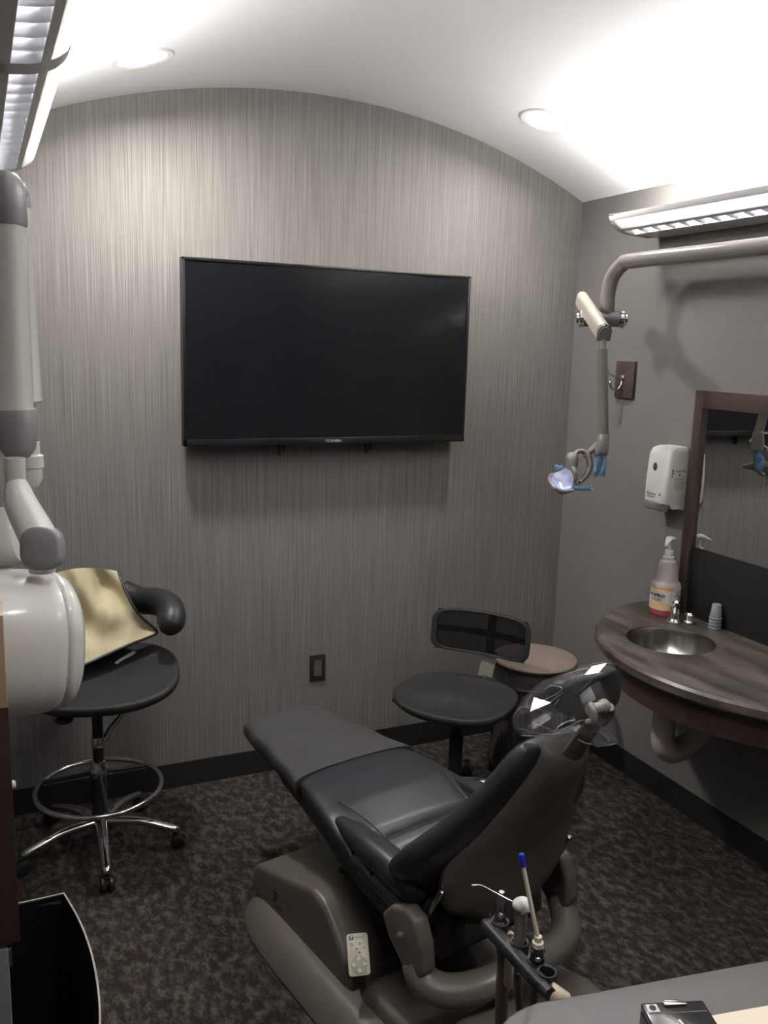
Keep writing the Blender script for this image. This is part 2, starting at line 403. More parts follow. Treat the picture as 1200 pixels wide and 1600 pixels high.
# ================================================================== LIGHT FIXTURES (linear up/down lights on both side walls)
PROF = [(.250, 2.302), (.247, 2.292), (.238, 2.274), (.222, 2.260), (.200, 2.250), (.186, 2.2455), (.174, 2.243), (.150, 2.240), (.118, 2.2375), (.09, 2.236), (.05, 2.236), (.0, 2.242)]
def prof_at(d):
    for (a, za), (c, zc) in zip(PROF[:-1], PROF[1:]):
        if c <= d <= a: return za + (zc - za) * (a - d) / (a - c)
    return PROF[-1][1]
def fixture(side, label):
    wx, sg = (0.0, -1.0) if side == 'R' else (XL, 1.0)
    y0, y1 = -.51, -2.92
    t = thing('linear_wall_light', label, 'light fixture', (wx, y0, 2.242))
    def strip(name, ds, ya, yb, m, th=.003, b=None):
        o = b or B()
        up = [(wx + sg * d, prof_at(d)) for d in ds]; dn = [(wx + sg * d, prof_at(d) + th) for d in reversed(ds)]
        poly = up + dn
        o.loft([[Vector((x, y, z)) for x, z in poly] for y in (ya, yb)])
        if b is None: return part(name, o, m, t)
    lin = lambda a, c, n: [a + (c - a) * i / n for i in range(n + 1)]
    strip('front_lip', lin(.250, .243, 2), y0, y1, M_fix, .004)
    strip('centre_rail', lin(.209, .195, 2), y0, y1, M_fix, .006)
    strip('housing', lin(.142, .0, 8), y0, y1, M_fix, .004)
    b = B(); b.box((wx + sg * .004, (y0 + y1) / 2, 2.29), (.008, y0 - y1, .10)); part('back_plate', b, M_refl, t)
    secs = []; ya = y0 - .03
    while ya - 1.0 > y1 - .2:
        yb = max(ya - 1.02, y1 + .03); secs.append((ya, yb)); ya = yb - .07
    cuts = [y0] + [v for s_ in secs for v in s_] + [y1]
    for k in range(0, len(cuts), 2):                       # cross ribs and end pieces
        b = B(); strip('x', lin(.250, 0.0, 20), cuts[k], cuts[k + 1], M_fix, .006, b); part('cross_rib', b, M_fix, t)
    for k, yv in enumerate((y0, y1)):                      # curved end caps
        b = B(); poly = [(wx + sg * d, prof_at(d)) for d in lin(.25, 0, 20)] + [(wx, 2.302)]
        b.prism([(p[0], p[1]) for p in poly], yv, yv - .006 * (1 if k == 0 else -1), basis((1, 0, 0), (0, 0, 1), (0, 1, 0)))
        part('end_cap', b, M_fix, t)
    blade = None
    for ya, yb in secs:
        strip('side_diffuser', lin(.244, .208, 6), ya, yb, M_band, .002)
        n = 14; pitch = (ya - yb) / n
        for i in range(n + 1):
            y = ya - pitch * i
            if blade is None:
                b = B()
                pr = [(0, .0), (.003, .006), (.010, .022), (.0115, .026), (-.0115, .026), (-.010, .022), (-.003, .006)]
                rings = []
                for dd in lin(.194, .143, 4):
                    rings.append([Vector((wx + sg * dd, ya + p[0], prof_at(dd) + p[1])) for p in pr])
                b.loft(rings); blade = part('louver_blade', b, M_blade, t); by = ya
            else: copy_part(blade, t, (0, y - by, 0))
        b = B()
        for dd in (.194, .143):                            # louver side walls
            b.box((wx + sg * dd, (ya + yb) / 2, prof_at(dd) + .0145), (.002, ya - yb, .029))
        part('louver_side', b, M_blade, t)
    L = (y0 - y1 - .12) / 2
    for i in range(2):
        ya = y0 - .06 - i * L
        b = B(); b.tube([(wx + sg * .218, ya, 2.290), (wx + sg * .218, ya - L + .03, 2.290)], .011, 12); part('lamp_tube', b, M_tube, t)
    return t
fixture('R', 'long white louvered wall light above the mirror and lamp arm')
fixture('L', 'long white louvered wall light overhead above the x-ray arm')

def downlight(x, y, label, watt=DOWN_WATT, spread=125):
    z = vault(x); nrm = Vector((-(x - VX), 0, -(z - VZ))).normalized()
    t = thing('recessed_downlight', label, 'downlight', (x, y, z), 0, 'recessed ceiling downlights')
    o = Vector((x, y, z))
    b = B(); b.lathe([(.074, -.004), (.098, -.001), (.098, .003), (.094, .006), (.076, .003), (.074, -.004)], 40, o, nrm, caps=False); part('trim_ring', b, M_trim, t)
    b = B(); b.lathe([(.001, .0015), (.040, .002), (.077, .0015)], 40, o, nrm); part('lens', b, M_down, t)
    ld = bpy.data.lights.new('downlight_beam', 'AREA'); ld.shape = 'DISK'; ld.size = .14; ld.energy = watt; ld.color = (1.0, .98, .955); ld.spread = math.radians(spread)
    lo = bpy.data.objects.new('downlight_beam', ld); COL.objects.link(lo); lo.parent = t
    lo.location = nrm * .012; lo.rotation_euler = Vector((0, 0, -1)).rotation_difference(nrm).to_euler()
p = at(222, 96, 2, 2.605); downlight(p.x, p.y, 'round recessed downlight in the ceiling near the left wall light', 20.0, 164)
p = at(853, 189, 2, 2.625); downlight(p.x, p.y, 'round recessed downlight in the ceiling toward the right wall corner', 9.5, 164)
downlight(-1.98, -2.8, 'round recessed downlight added out of view in the ceiling near the x-ray wall')  # unseen lamp, added to brighten the foreground
downlight(-.46, -2.8, 'round recessed downlight added out of view above the near right delivery table')  # its unseen partner, also added for light on the near objects

# ================================================================== TELEVISION
t = thing('television', 'large flat black television hung on the streaked wallpaper wall', 'television', (-1.195, 0, 1.40))
x0, x1, z0, z1 = -1.790, -.602, 1.400, 2.083
b = B(); b.box(((x0 + x1) / 2, -.068, (z0 + z1) / 2), (x1 - x0, .04, z1 - z0), bev=.004); part('cabinet', b, M_blackpl, t)
b = B(); bw, bb = .011, .026
for c, s_ in ((((x0 + x1) / 2, -.089, z1 - bw / 2), (x1 - x0, .012, bw)), (((x0 + x1) / 2, -.089, z0 + bb / 2), (x1 - x0, .012, bb)),
              ((x0 + bw / 2, -.089, (z0 + z1) / 2), (bw, .012, z1 - z0)), ((x1 - bw / 2, -.089, (z0 + z1) / 2), (bw, .012, z1 - z0))):
    b.box(c, s_, bev=.0025)
part('bezel', b, M_tvb, t)
b = B(); b.box(((x0 + x1) / 2, -.0885, (z0 + z1) / 2 + .008), (x1 - x0 - .02, .004, z1 - z0 - .034)); part('screen', b, M_tvs, t)
p = at(521, 690, 1, -.095)
part('brand_lettering', text_bm('TOSHIBA', .0155, basis((1, 0, 0), (0, 0, 1), (0, -1, 0), (p.x, -.0953, z0 + .0125)), sx=1.1), M_white_print, t, label='small silver lettering')
for px in (437, 573):
    p = at(px, 700, 1, -.05); b = B()
    b.box((p.x, -.045, 1.385), (.012, .02, .06), bev=.002); b.box((p.x + .018, -.045, 1.388), (.004, .016, .04)); part('mount_strap', b, M_blackpl, t)
b = B(); b.box((-1.2, -.024, 1.74), (.62, .046, .40), bev=.004); part('wall_mount', b, M_blackpl, t)

# ================================================================== OUTLET
p0 = at(484, 1024, 1, 0); p1 = at(507, 1062, 1, 0); cx, cz = (p0.x + p1.x) / 2, (p0.z + p1.z) / 2
t = thing('wall_outlet', 'black wall outlet plate with grey receptacle low on the wallpaper', 'outlet', (cx, 0, cz - .058))
b = B(); b.prism(rrect(-.035, .035, -.058, .058, .004, 3), 0, .007, basis((1, 0, 0), (0, 0, 1), (0, -1, 0), (cx, 0, cz)), bev=.003); part('cover_plate', b, M_outp, t)
b = B(); b.prism(rrect(-.0165, .0165, -.034, .034, .002, 3), .007, .009, basis((1, 0, 0), (0, 0, 1), (0, -1, 0), (cx, 0, cz))); rc = part('receptacle', b, M_outg, t)
for dz in (.019, -.019):
    b = B()
    for dx in (-.006, .006): b.box((cx + dx, -.0092, cz + dz + .005), (.0022, .0008, .008))
    b.lathe([(.0028, 0), (.0028, .0008)], 10, (cx, -.009, cz + dz - .007), (0, -1, 0)); part('socket_slots', b, M_black_print, rc)

# ================================================================== COUNTER, SINK, MIRROR
CY, CA, CB = -1.27, .595, .625
def ell(k, y): return -k * math.sqrt(max(0, 1 - ((y - CY) / CB) ** 2))
SX, SY, SR = -.295, -1.085, .152
t = thing('sink_counter', 'bow fronted dark streaked countertop fixed under the framed mirror', 'countertop', (0, CY, .62))
def counter_ring(ins, z, n=64):
    a = [-PI / 2 + PI * i / n for i in range(n + 1)]
    return [Vector((-(CA - ins) * math.cos(q), CY + (CB - ins) * math.sin(q), z)) for q in a]
b = B()
tb = bmesh.new()                                           # top with a round sink hole, rounded edge
outer = [counter_ring(.030, .757), counter_ring(.008, .757), counter_ring(0, .766), counter_ring(0, .790), counter_ring(.008, .799), counter_ring(.02, .80)]
b.loft(outer, cap0=False, cap1=False, closed=True)
ed = [v for v in outer[-1]]; hole = [Vector((SX + SR * math.cos(2 * PI * k / 48), SY + SR * math.sin(2 * PI * k / 48), .80)) for k in range(48)]
for zz, src in ((.80, outer[-1]), (.757, outer[0])):
    vs = [tb.verts.new((v.x, v.y, zz)) for v in src]; hs = [tb.verts.new((v.x, v.y, zz)) for v in hole]
    es = [tb.edges.new((vs[i], vs[(i + 1) % len(vs)])) for i in range(len(vs))] + [tb.edges.new((hs[i], hs[(i + 1) % 48])) for i in range(48)]
    bmesh.ops.triangle_fill(tb, use_beauty=True, edges=es)
b.add(tb); b.loft([hole, [Vector((h.x, h.y, .757)) for h in hole]], cap0=False, cap1=False)
bmesh.ops.remove_doubles(b.bm, verts=b.bm.verts, dist=1e-5); bmesh.ops.recalc_face_normals(b.bm, faces=b.bm.faces[:])
part('worktop', b, M_counter, t)
b = B(); n = 40
aa = [-PI / 2 + PI * i / n for i in range(n + 1)]
ins, zb, zt = .055, .655, .757
o_ = lambda k, z: [Vector((-(CA - k) * math.cos(q), CY + (CB - k) * math.sin(q), z)) for q in aa]
b.loft([o_(ins, zt), o_(ins, zb), o_(ins + .022, zb), o_(ins + .022, zt), o_(ins, zt)], cap0=False, cap1=False, closed=False); part('apron', b, M_brown, t, label='dark reddish brown wooden apron')
t = thing('sink_basin', 'round stainless steel sink set into the dark countertop', 'sink', (SX, SY, .66))
b = B(); b.lathe([(.149, .798), (.150, .790), (.146, .775), (.138, .735), (.115, .70), (.07, .685), (.022, .68), (.001, .68), (.001, .675), (.075, .68), (.118, .694), (.142, .733), (.152, .775), (.152, .79)], 48, (SX, SY, 0), caps=False); part('bowl', b, M_steel, t)
b = B(); b.lathe([(.020, .681), (.022, .683), (.010, .6835), (.001, .6825)], 24, (SX, SY, 0)); part('drain', b, M_chrome, t)
# padded trap below
t = thing('sink_trap', 'padded white drain pipe wrap hanging under the sink counter', 'pipe', (SX, SY, .36))
pa = at(1049, 1085, 0, -.30); pb_ = at(1040, 1165, 0, -.30)
b = B(); b.tube([(SX, SY, .672), (SX, SY, .62), (SX, SY - .005, .50), (SX - .0, SY - .01, .42), (SX + .03, SY - .02, .385), (SX + .09, SY - .03, .40), (SX + .15, SY - .045, .45), (SX + .185, SY - .06, .50)],
                [.024, .032, .040, .043, .046, .043, .040, .036], 16, smooth=4); part('trap_cover', b, M_pvc, t)
b = B(); b.tube([(SX + .175, SY - .055, .49), (SX + .22, SY - .07, .50), (-.001, SY - .075, .50)], [.034, .03, .028], 14, smooth=3); part('wall_pipe', b, M_pvc, t)
# mirror with frame
MY0, MY1 = -.816, -1.72
t = thing('framed_mirror', 'brown wood framed mirror standing on the counter against the right wall', 'mirror', (0, (MY0 + MY1) / 2, .80))
def yzbox(ya, yb, za, zb, d0, d1, bev=.002):
    q = B(); q.box((-(d0 + d1) / 2, (ya + yb) / 2, (za + zb) / 2), (d1 - d0, abs(ya - yb), zb - za), bev=bev); return q
b = yzbox(MY0, MY0 - .042, .80, 1.661, 0, .028); part('frame_stile', b, M_frame, t)
b = yzbox(MY1, MY1 + .042, .80, 1.661, 0, .028); part('frame_stile', b, M_frame, t)
b = yzbox(MY0 - .042, MY1 + .042, 1.597, 1.661, 0, .028); part('frame_rail', b, M_frame, t)
b = yzbox(MY0 - .042, MY1 + .042, 1.07, 1.597, .0, .012, 0); part('mirror_glass', b, M_mirror, t)
b = yzbox(MY0 - .042, MY1 + .042, .80, 1.07, .0, .015, .001); part('backsplash_panel', b, M_blackpanel, t, label='plain black panel below the glass')
# faucet
p = at(1053, 972, 2, .80); fx, fy = p.x, p.y
t = thing('sink_faucet', 'small chrome faucet standing behind the round sink', 'faucet', (fx, fy, .80))
b = B(); b.lathe([(.028, .80), (.029, .805), (.022, .811), (.018, .82), (.019, .835), (.016, .845), (.018, .853), (.013, .862)], 20, (fx, fy, 0)); part('body', b, M_chrome, t)
dsp = Vector((SX - fx, SY - fy, 0)).normalized()
b = B(); b.tube([Vector((fx, fy, .845)), Vector((fx, fy, .868)) + dsp * .02, Vector((fx, fy, .868)) + dsp * .06, Vector((fx, fy, .852)) + dsp * .085], [.013, .012, .010, .009], 12, smooth=4); part('spout', b, M_chrome, t)
b = B(); b.lathe([(.010, .860), (.016, .868), (.014, .878), (.007, .886), (.011, .893), (.011, .898), (.004, .902)], 16, (fx + .004, fy, 0)); part('handle', b, M_chrome, t)
b = B(); b.lathe([(.020, .80), (.021, .806), (.013, .812), (.013, .826), (.017, .833), (.011, .842)], 16, (fx + .045, fy - .03, 0)); part('side_valve', b, M_chrome, t)
# soap bottle
p = at(1033, 958, 2, .80); bx, by = p.x + .012, p.y
t = thing('soap_bottle', 'frosted pump soap bottle with orange and white label beside the faucet', 'bottle', (bx, by, .80))
b = B(); b.lathe([(.048, .80), (.054, .803), (.056, .812), (.056, .915), (.053, .924), (.046, .929), (.043, .935), (.036, .985), (.031, 1.008), (.018, 1.018), (.015, 1.024)], 32, (bx, by, 0)); bo = part('bottle_body', b, M_bottle, t)
b = B(); b.lathe([(.0485, .801), (.0545, .803), (.0566, .812), (.0566, .826)], 32, (bx, by, 0), caps=False); part('liquid_band', b, M_pinkliq, bo, label='pink red soap at the bottom')
def arc(name, za, zb, a0, a1, rr, m, parent, wave=0.0, wave2=0.0):
    """patch on the bottle; angles from the direction to the camera, clockwise to the right"""
    base = math.atan2(CAM_POS.y - by, CAM_POS.x - bx); P = []
    for i in range(7):
        row = []
        for k in range(25):
            f = k / 24; a = base + math.radians(a0 + (a1 - a0) * f)
            lo = za + wave * math.sin(PI * f); hi = zb + wave2 * math.sin(PI * f)
            z = lo + (hi - lo) * i / 6; row.append(Vector((bx + rr * math.cos(a), by + rr * math.sin(a), z)))
        P.append(row)
    q = B(); q.grid(P); return part(name, q, m, parent)
lb = arc('label', .824, .912, -95, 95, .0567, M_lab_w, t)
arc('label_stripe', .900, .912, -95, 32, .0570, M_lab_o, lb, wave=.004)
arc('label_swoosh', .826, .842, -95, 30, .0570, M_lab_p, lb, wave2=.016)
base = math.atan2(CAM_POS.y - by, CAM_POS.x - bx)
def on_bottle(txt, size, ang, z, sx=1.0):
    q = text_bm(txt, size, Matrix(), 0, sx, bold=.0007)
    for v in q.bm.verts:
        a = base + math.radians(ang) + v.co.x / .0572; zz = z + v.co.y
        v.co = Vector((bx + .0572 * math.cos(a), by + .0572 * math.sin(a), zz))
    return q
part('lettering', on_bottle('NUPRO', .017, -36, .880, 1.25), M_black_print, lb)
for i in range(3): arc('text_line', .8665 - i * .004, .8685 - i * .004, -62, -14, .0571, M_grey_print, lb)
for i in range(8): arc('text_line', .898 - i * .006, .900 - i * .006, 42, 80, .0571, M_grey_print, lb)
b = B(); b.lathe([(.019, 1.018), (.021, 1.020), (.021, 1.026), (.016, 1.029), (.016, 1.050), (.014, 1.053)], 20, (bx, by, 0)); cp = part('pump_collar', b, M_wplast, t)
b = B(); b.lathe([(.0065, 1.05), (.0065, 1.085)], 12, (bx, by, 0)); part('pump_stem', b, M_wplast, t)
d0 = Vector((-.80, -.45, 0)).normalized(); c0 = Vector((bx, by, 1.085)); sd = Vector((-d0.y, d0.x, 0))
b = B(); b.loft([[c0 + d0 * s_ + sd * (w * q[0]) + Vector((0, 0, 1)) * (h * q[1] + dz) for q in se(1, 1, 16, 2.6)] for s_, w, h, dz in ((-.024, .010, .005, .006), (-.018, .016, .009, .008), (.0, .017, .010, .010), (.014, .013, .008, .009), (.030, .008, .005, .003), (.040, .006, .004, -.003), (.041, .005, .004, -.009))]); part('pump_head', b, M_wplast, t)
# soap dispenser on the wall
t = thing('wall_soap_dispenser', 'white wall soap dispenser with grey push bar beside the mirror', 'dispenser', (0, -.742, 1.21))
ya, yb = -.672, -.796
def drr(k, z, dep_): return [Vector((-p_[0], p_[1], z)) for p_ in rrect(0.002, dep_ - k, yb + k, ya - k, .014, 4)]
b = B(); b.loft([drr(.002, 1.222, .105), drr(0, 1.228, .108), drr(0, 1.30, .110), drr(.001, 1.41, .104), drr(.005, 1.432, .098), drr(.014, 1.442, .088)]); ds = part('cover', b, M_wplast, t)
b = B(); b.prism([(-.008, 1.195), (-.03, 1.203), (-.068, 1.203), (-.078, 1.212), (-.084, 1.226), (-.008, 1.226)], yb + .002, ya - .002, basis((1, 0, 0), (0, 0, 1), (0, 1, 0)), bev=.002); part('base_tray', b, M_wplast, t)
b = B(); b.loft([[Vector((x, y, z)) for x, z in ((-.085, 1.226), (-.116, 1.226), (-.118, 1.215), (-.112, 1.199), (-.098, 1.193), (-.085, 1.198))] for y in (yb + .010, yb + .016, ya - .016, ya - .010)]); part('push_bar', b, M_gplast, t)
b = B(); b.lathe([(.011, 0), (.011, .001)], 24, (-.1065, -.722, 1.362), (-1, 0, 0)); bmesh.ops.scale(b.bm, vec=(1, 1, 1.45), space=Matrix.Translation((.0, .722, -1.362)), verts=b.bm.verts); part('sight_window', b, M_oval, ds)
Mf = basis((0, -1, 0), (0, 0, 1), (-1, 0, 0), (-.1102, -.715, 1.256)); part('lettering', text_bm('MaxiClens', .0125, Mf), M_grey_print, ds)
b = B()
for i, w in enumerate((.022, .046, .038)): b.box((-.1102, -.692 - w / 2, (1.266, 1.2465, 1.2425)[i]), (.0004, w, .0016))
b.lathe([(.0004, .009), (.0025, .003), (.003, 0), (.001, -.003)], 10, (-.1102, -.763, 1.256)); part('small_print', b, M_grey_print, ds)
Ms = basis((1, 0, 0), (0, 0, 1), (0, -1, 0), (-.045, yb - .0004, 1.352)); part('lettering', text_bm('MaxiClens', .0125, Ms), M_grey_print, ds)
b = B()
for i in range(9): b.box((-.050, yb - .0004, 1.325 - i * .0053), (.050 - .006 * (i % 3), .0004, .0013))
b.box((-.084, yb - .0004, 1.350), (.007, .0004, .020)); b.box((-.086, yb - .0004, 1.333), (.006, .0004, .008))
b.lathe([(.0004, .009), (.0025, .003), (.003, 0), (.001, -.003)], 10, (-.05, yb - .0004, 1.336)); part('small_print', b, M_grey_print, ds)
# cups
cx, cy = at(1118, 966, 2, .801).x, at(1118, 966, 2, .801).y
k = (-.040 - cx) / (CAM_POS.x - cx); cy = cy + (CAM_POS.y - cy) * k; cx = -.040
for i, nm in enumerate(('lowest clear plastic cup of the upturned stack before the black panel', 'second clear plastic cup from the counter in the upturned stack', 'third clear plastic cup from the counter in the upturned stack', 'topmost clear plastic cup of the upturned stack before the black panel')):
    z = .80 + i * .0125
    b = B(); b.lathe([(.023, z), (.0235, z + .004), (.0215, z + .005), (.0165, z + .052), (.015, z + .055), (.001, z + .055), (.001, z + .0544), (.0145, z + .0544), (.016, z + .051), (.0208, z + .005), (.0222, z)], 20, (cx, cy, 0), caps=False)
    tag(centre(part('plastic_cup', b, M_cup)), nm, 'cup', 'cups in the upturned stack')
# coat hook plaque
hy0, hy1, hz0, hz1 = -.332, -.447, 1.605, 1.757
t = thing('coat_hook', 'chrome double coat hook on a small dark wood plaque', 'hook', (0, (hy0 + hy1) / 2, hz0))
b = B(); b.box((-.008, (hy0 + hy1) / 2, (hz0 + hz1) / 2), (.016, hy0 - hy1, hz1 - hz0), bev=.002); part('plaque', b, M_frame, t)
hc = Vector((-.016, (hy0 + hy1) / 2 + .012, 1.690))
b = B(); b.tube([hc, hc + Vector((-.035, 0, .000)), hc + Vector((-.072, 0, .018)), hc + Vector((-.092, 0, .045)), hc + Vector((-.094, 0, .058))], .0048, 10, smooth=5); b.ball(hc + Vector((-.094, 0, .062)), .008); part('upper_prong', b, M_chrome, t)
b = B(); b.tube([hc + Vector((0, 0, -.005)), hc + Vector((-.006, 0, -.034)), hc + Vector((-.026, 0, -.054)), hc + Vector((-.052, 0, -.046)), hc + Vector((-.062, 0, -.026))], .0048, 10, smooth=5); b.ball(hc + Vector((-.062, 0, -.022)), .008); part('lower_prong', b, M_chrome, t)
b = B(); b.lathe([(.013, 0), (.013, .004), (.006, .007)], 20, hc + Vector((0, 0, -.002)), (-1, 0, 0)); part('mount_rose', b, M_chrome, t)

# ================================================================== DENTAL OPERATING LIGHT on pipe arm
PX = -.30
t = thing('dental_lamp', 'taupe operating lamp hanging from a bent pipe arm with blue film', 'dental light', (PX, -1.98, 2.12))
yv = at(949, 470, 0, PX).y
b = B(); b.tube([(PX, -1.98, vault(PX)), (PX, -1.98, 2.30), (PX, -1.97, 2.20), (PX, -1.93, 2.135), (PX, -1.85, 2.118), (PX, -1.2, 2.118), (PX, yv - .135, 2.118), (PX, yv - .07, 2.108), (PX, yv - .018, 2.065), (PX, yv, 2.0), (PX, yv, 1.955)], .0275, 20, smooth=6); part('pipe_arm', b, M_lampm, t)
b = B(); b.lathe([(.0285, 1.985), (.0285, 1.94), (.026, 1.935)], 20, (PX, yv, 0)); part('pipe_collar', b, M_lampm, t)
b = B(); b.lathe([(.08, 0), (.08, .012), (.05, .03), (.03, .035)], 24, (PX, -1.98, vault(PX)), (0, 0, -1)); part('ceiling_flange', b, M_lampm, t)
hx = Vector((.80, -.60, 0)).normalized(); hc = Vector((PX, yv, 1.915))
b = B(); b.lathe([(.029, -.080), (.030, -.075), (.030, .045), (.029, .05)], 20, hc, hx); part('pivot_hub', b, M_lampd, t)
for s_ in (-1, 1):
    b = B(); o = hc + hx * (-.080 if s_ < 0 else .05)
    b.lathe([(.030, 0), (.034, .004), (.034, .016), (.028, .020), (.022, .021), (.021, .028), (.008, .031)], 24, o, hx * s_); part('hub_cap', b, M_chrome, t)
dn = CAM_POS + ray(945, 521) * 3.10
df = CAM_POS + ray(909, 466) * 3.40
dirv = (dn - df).normalized(); side = dirv.cross(Vector((0, 0, 1))).normalized(); upv = side.cross(dirv)
def arch(o, w, h): return [o + side * x + upv * z for x, z in [(w, -h), (w, h * .35), (w * .85, h * .75), (w * .5, h), (0, h * 1.08), (-w * .5, h), (-w * .85, h * .75), (-w, h * .35), (-w, -h)]]
b = B(); b.loft([arch(df - dirv * .01, .012, .014), arch(df, .021, .025), arch(dn - dirv * .02, .022, .026)]); part('balance_arm', b, M_lampl, t)
b = B(); b.loft([arch(dn - dirv * .02, .0235, .0275), arch(dn, .0235, .0275)]); e_ = part('arm_end_ring', b, M_chrome, t)
b = B(); b.loft([arch(dn, .020, .023), arch(dn + dirv * .004, .019, .022)]); part('arm_end_cap', b, M_lampd, e_)
DV = dn + Vector((0, 0, 0)) - dirv * .02
b = B(); b.tube([DV + Vector((0, 0, -.015)), DV + Vector((0, 0, -.075))], .0135, 12); part('swivel_post', b, M_lampm, t)
zb_ = DV.z - .385
DE = dep(943, 680, (DV - CAM_POS).dot(CF) + .11); zb_ = DE.z
b = B(); b.tube([DV + Vector((0, 0, -.058)), DE], .0185, 18); part('drop_tube', b, M_lampm, t)
DP = (DE - CAM_POS).dot(CF) + .03
def LP(px, py, dz=0.0): return dep(px, py, DP + dz)
kx = Vector((DV.x, DV.y, 0))
b = B(); b.loft([[Vector((DE.x, DE.y, z)) + CR * (w * q[0] + sh) + Vector((0, 0, 0)) + CF * (w * q[1]) for q in se(1, 1, 16, 3.5)] for z, w, sh in ((zb_ + .006, .016, 0), (zb_, .020, 0), (zb_ - .02, .021, 0), (zb_ - .045, .024, -.004), (zb_ - .070, .0235, -.003), (zb_ - .073, .021, -.003))]); part('knuckle', b, M_lampm, t)
b = B(); b.tube([LP(935, 693), LP(926, 702), LP(921, 707)], .012, 12); b.tube([LP(923, 704), LP(913, 714)], .0085, 12); part('yoke_stub', b, M_lampm, t)
b = B(); b.tube([LP(898, 709, -.02), LP(905, 705, -.01), LP(912, 706), LP(919, 713), LP(922, 726), LP(918, 740), LP(908, 751), LP(903, 755, -.01)], [.008, .009, .010, .0115, .0115, .0115, .010, .009], 12, smooth=5); part('yoke_ring', b, M_lampm, t)
b = B(); b.loft([[LP(894, 718, -.03) + CR * (w * q[0]) + CU * z + CF * (w * q[1]) for q in se(1, 1, 18, 2.2)] for w, z in ((.016, -.031), (.021, -.020), (.0225, -.004), (.022, .011), (.018, .021), (.010, .0265), (.002, .028))]); part('head_housing', b, M_lampm, t)
b = B(); b.tube([LP(893, 730, -.05), LP(898, 738, -.055), LP(900, 746, -.05), LP(899, 752, -.04)], [.010, .011, .0105, .009], 12, smooth=4); part('handle_grip', b, M_lampm, t)
b = B(); b.lathe([(.0095, -.02), (.0095, .02), (.0065, .021), (.0065, .010)], 16, LP(904, 754, -.05), -CF); part('pivot_socket', b, M_lampm, t)
# curved reflector head: shell sheet + glossy lilac lining
ctrl = []
for i, (a, b0) in enumerate([((862, 738, .05), (884, 731, .03)), ((859, 744, .0), (893, 738, -.02)), ((861, 752, -.05), (896, 748, -.05)), ((868, 762, -.08), (894, 762, -.07)), ((880, 767, -.06), (897, 766, -.06))]):
    pa, pb2 = LP(*a), LP(*b0); ctrl.append([pa, (pa * 2 + pb2) / 3 + CF * .045 - CU * .006, (pa + pb2 * 2) / 3 + CF * .045 - CU * .006, pb2])
P = patch(ctrl, 6)
b = B(); b.grid([[v + CF * .006 - CU * .004 for v in r] for r in P], .006); part('head_shell', b, M_lampm, t)
b = B(); b.grid(P); part('reflector', b, M_lilac, t)
b = B(); b.tube([LP(861, 742, .0), LP(858, 749, -.03), LP(866, 761, -.07), LP(880, 767, -.08), LP(896, 766, -.08)], [.004, .006, .007, .006, .005], 10, smooth=4); part('reflector_rim', b, M_lampm, t)
b = B(); b.tube([LP(892, 762, -.06), LP(908, 763, -.06), LP(922, 763, -.05), LP(926, 759, -.04)], [.006, .0095, .0095, .007], 10, smooth=3); part('side_handle', b, M_bluefilm, t, label='handle wrapped in blue film')
rnd = random.Random(3)
b = B()
for k in range(6):
    q0 = LP(874, 731, .02); q1 = LP(862 + k * 1.2, 724 + k * 1.8, .02 + rnd.uniform(-.02, .02)); q2 = LP(863 + k * 1.9, 727 + k * 1.5, .03)
    b.grid([[q0, q0 + CU * .002], [q1, q2]], .0008)
b.tube([LP(868, 728, .02), LP(874, 730, .01), LP(880, 729, 0)], [.008, .006, .008], 8); part('film_tail', b, M_bluefilm, t)
P = []
for i in range(6):
    f = i / 5
    P.append([LP(928 + 3 * f - 4 * f * f + (948 - 928 - 2 * f) * j / 5, 708 + 35 * f + (3 if j % 2 else 0) * f, -.02 + .012 * math.sin(j * 2.1 + i)) for j in range(6)])
b = B(); b.grid(P, .001); part('film_flap', b, M_bluefilm, t)

# ================================================================== DENTAL CHAIR
CO = Vector((-1.33, -1.72, 0)); CROT = math.radians(101)
t = chair = thing('dental_chair', 'navy black leather dental chair on taupe base reclined toward the television', 'dental chair', CO, CROT)
L_ = False   # chair parts are in the chair's own frame: x toward the toe, y toward the photo's left, z up
# base skirt
def base_ring(ins, z, n=48):
    return [Vector((.29 + (.67 - ins) * p_[0], (.345 - ins) * p_[1], z)) for p_ in se(1, 1, n, 5.0)]
b = B(); b.loft([base_ring(.006, 0), base_ring(0, .006), base_ring(.006, .022), base_ring(.030, .055), base_ring(.052, .074), base_ring(.075, .080)]); part('base_skirt', b, M_taupe, t, L_)
# pedestal front block
Muz = basis((1, 0, 0), (0, 0, 1), (0, -1, 0))
b = B(); b.prism([(.33, .06), (.355, .15), (.475, .262), (.54, .270), (.87, .172), (.905, .145), (.915, .06)], -.258, .258, Muz, bev=.030, seg=4); ped = part('pedestal', b, M_taupe, t, L_, sharp=60)
Ml = basis((-1, 0, 0), (0, 0, 1), (0, 1, 0), (.745, 1e-9 + .2587, .128)); lm = B(); lm.prism([(-.011, -.018), (-.004, -.018), (-.004, -.004), (.008, -.004), (.008, .003), (-.004, .003), (-.004, .010), (.011, .010), (.011, .018), (-.011, .018)], 0, .0008, Ml); part('logo_mark', lm, M_black_print, ped, L_)
Ml = basis((-1, 0, 0), (0, 0, 1), (0, 1, 0), (.725, 1e-9 + .2587, .100)); part('logo_lettering', text_bm('Forest', .014, Ml, .0004), M_black_print, ped, L_)
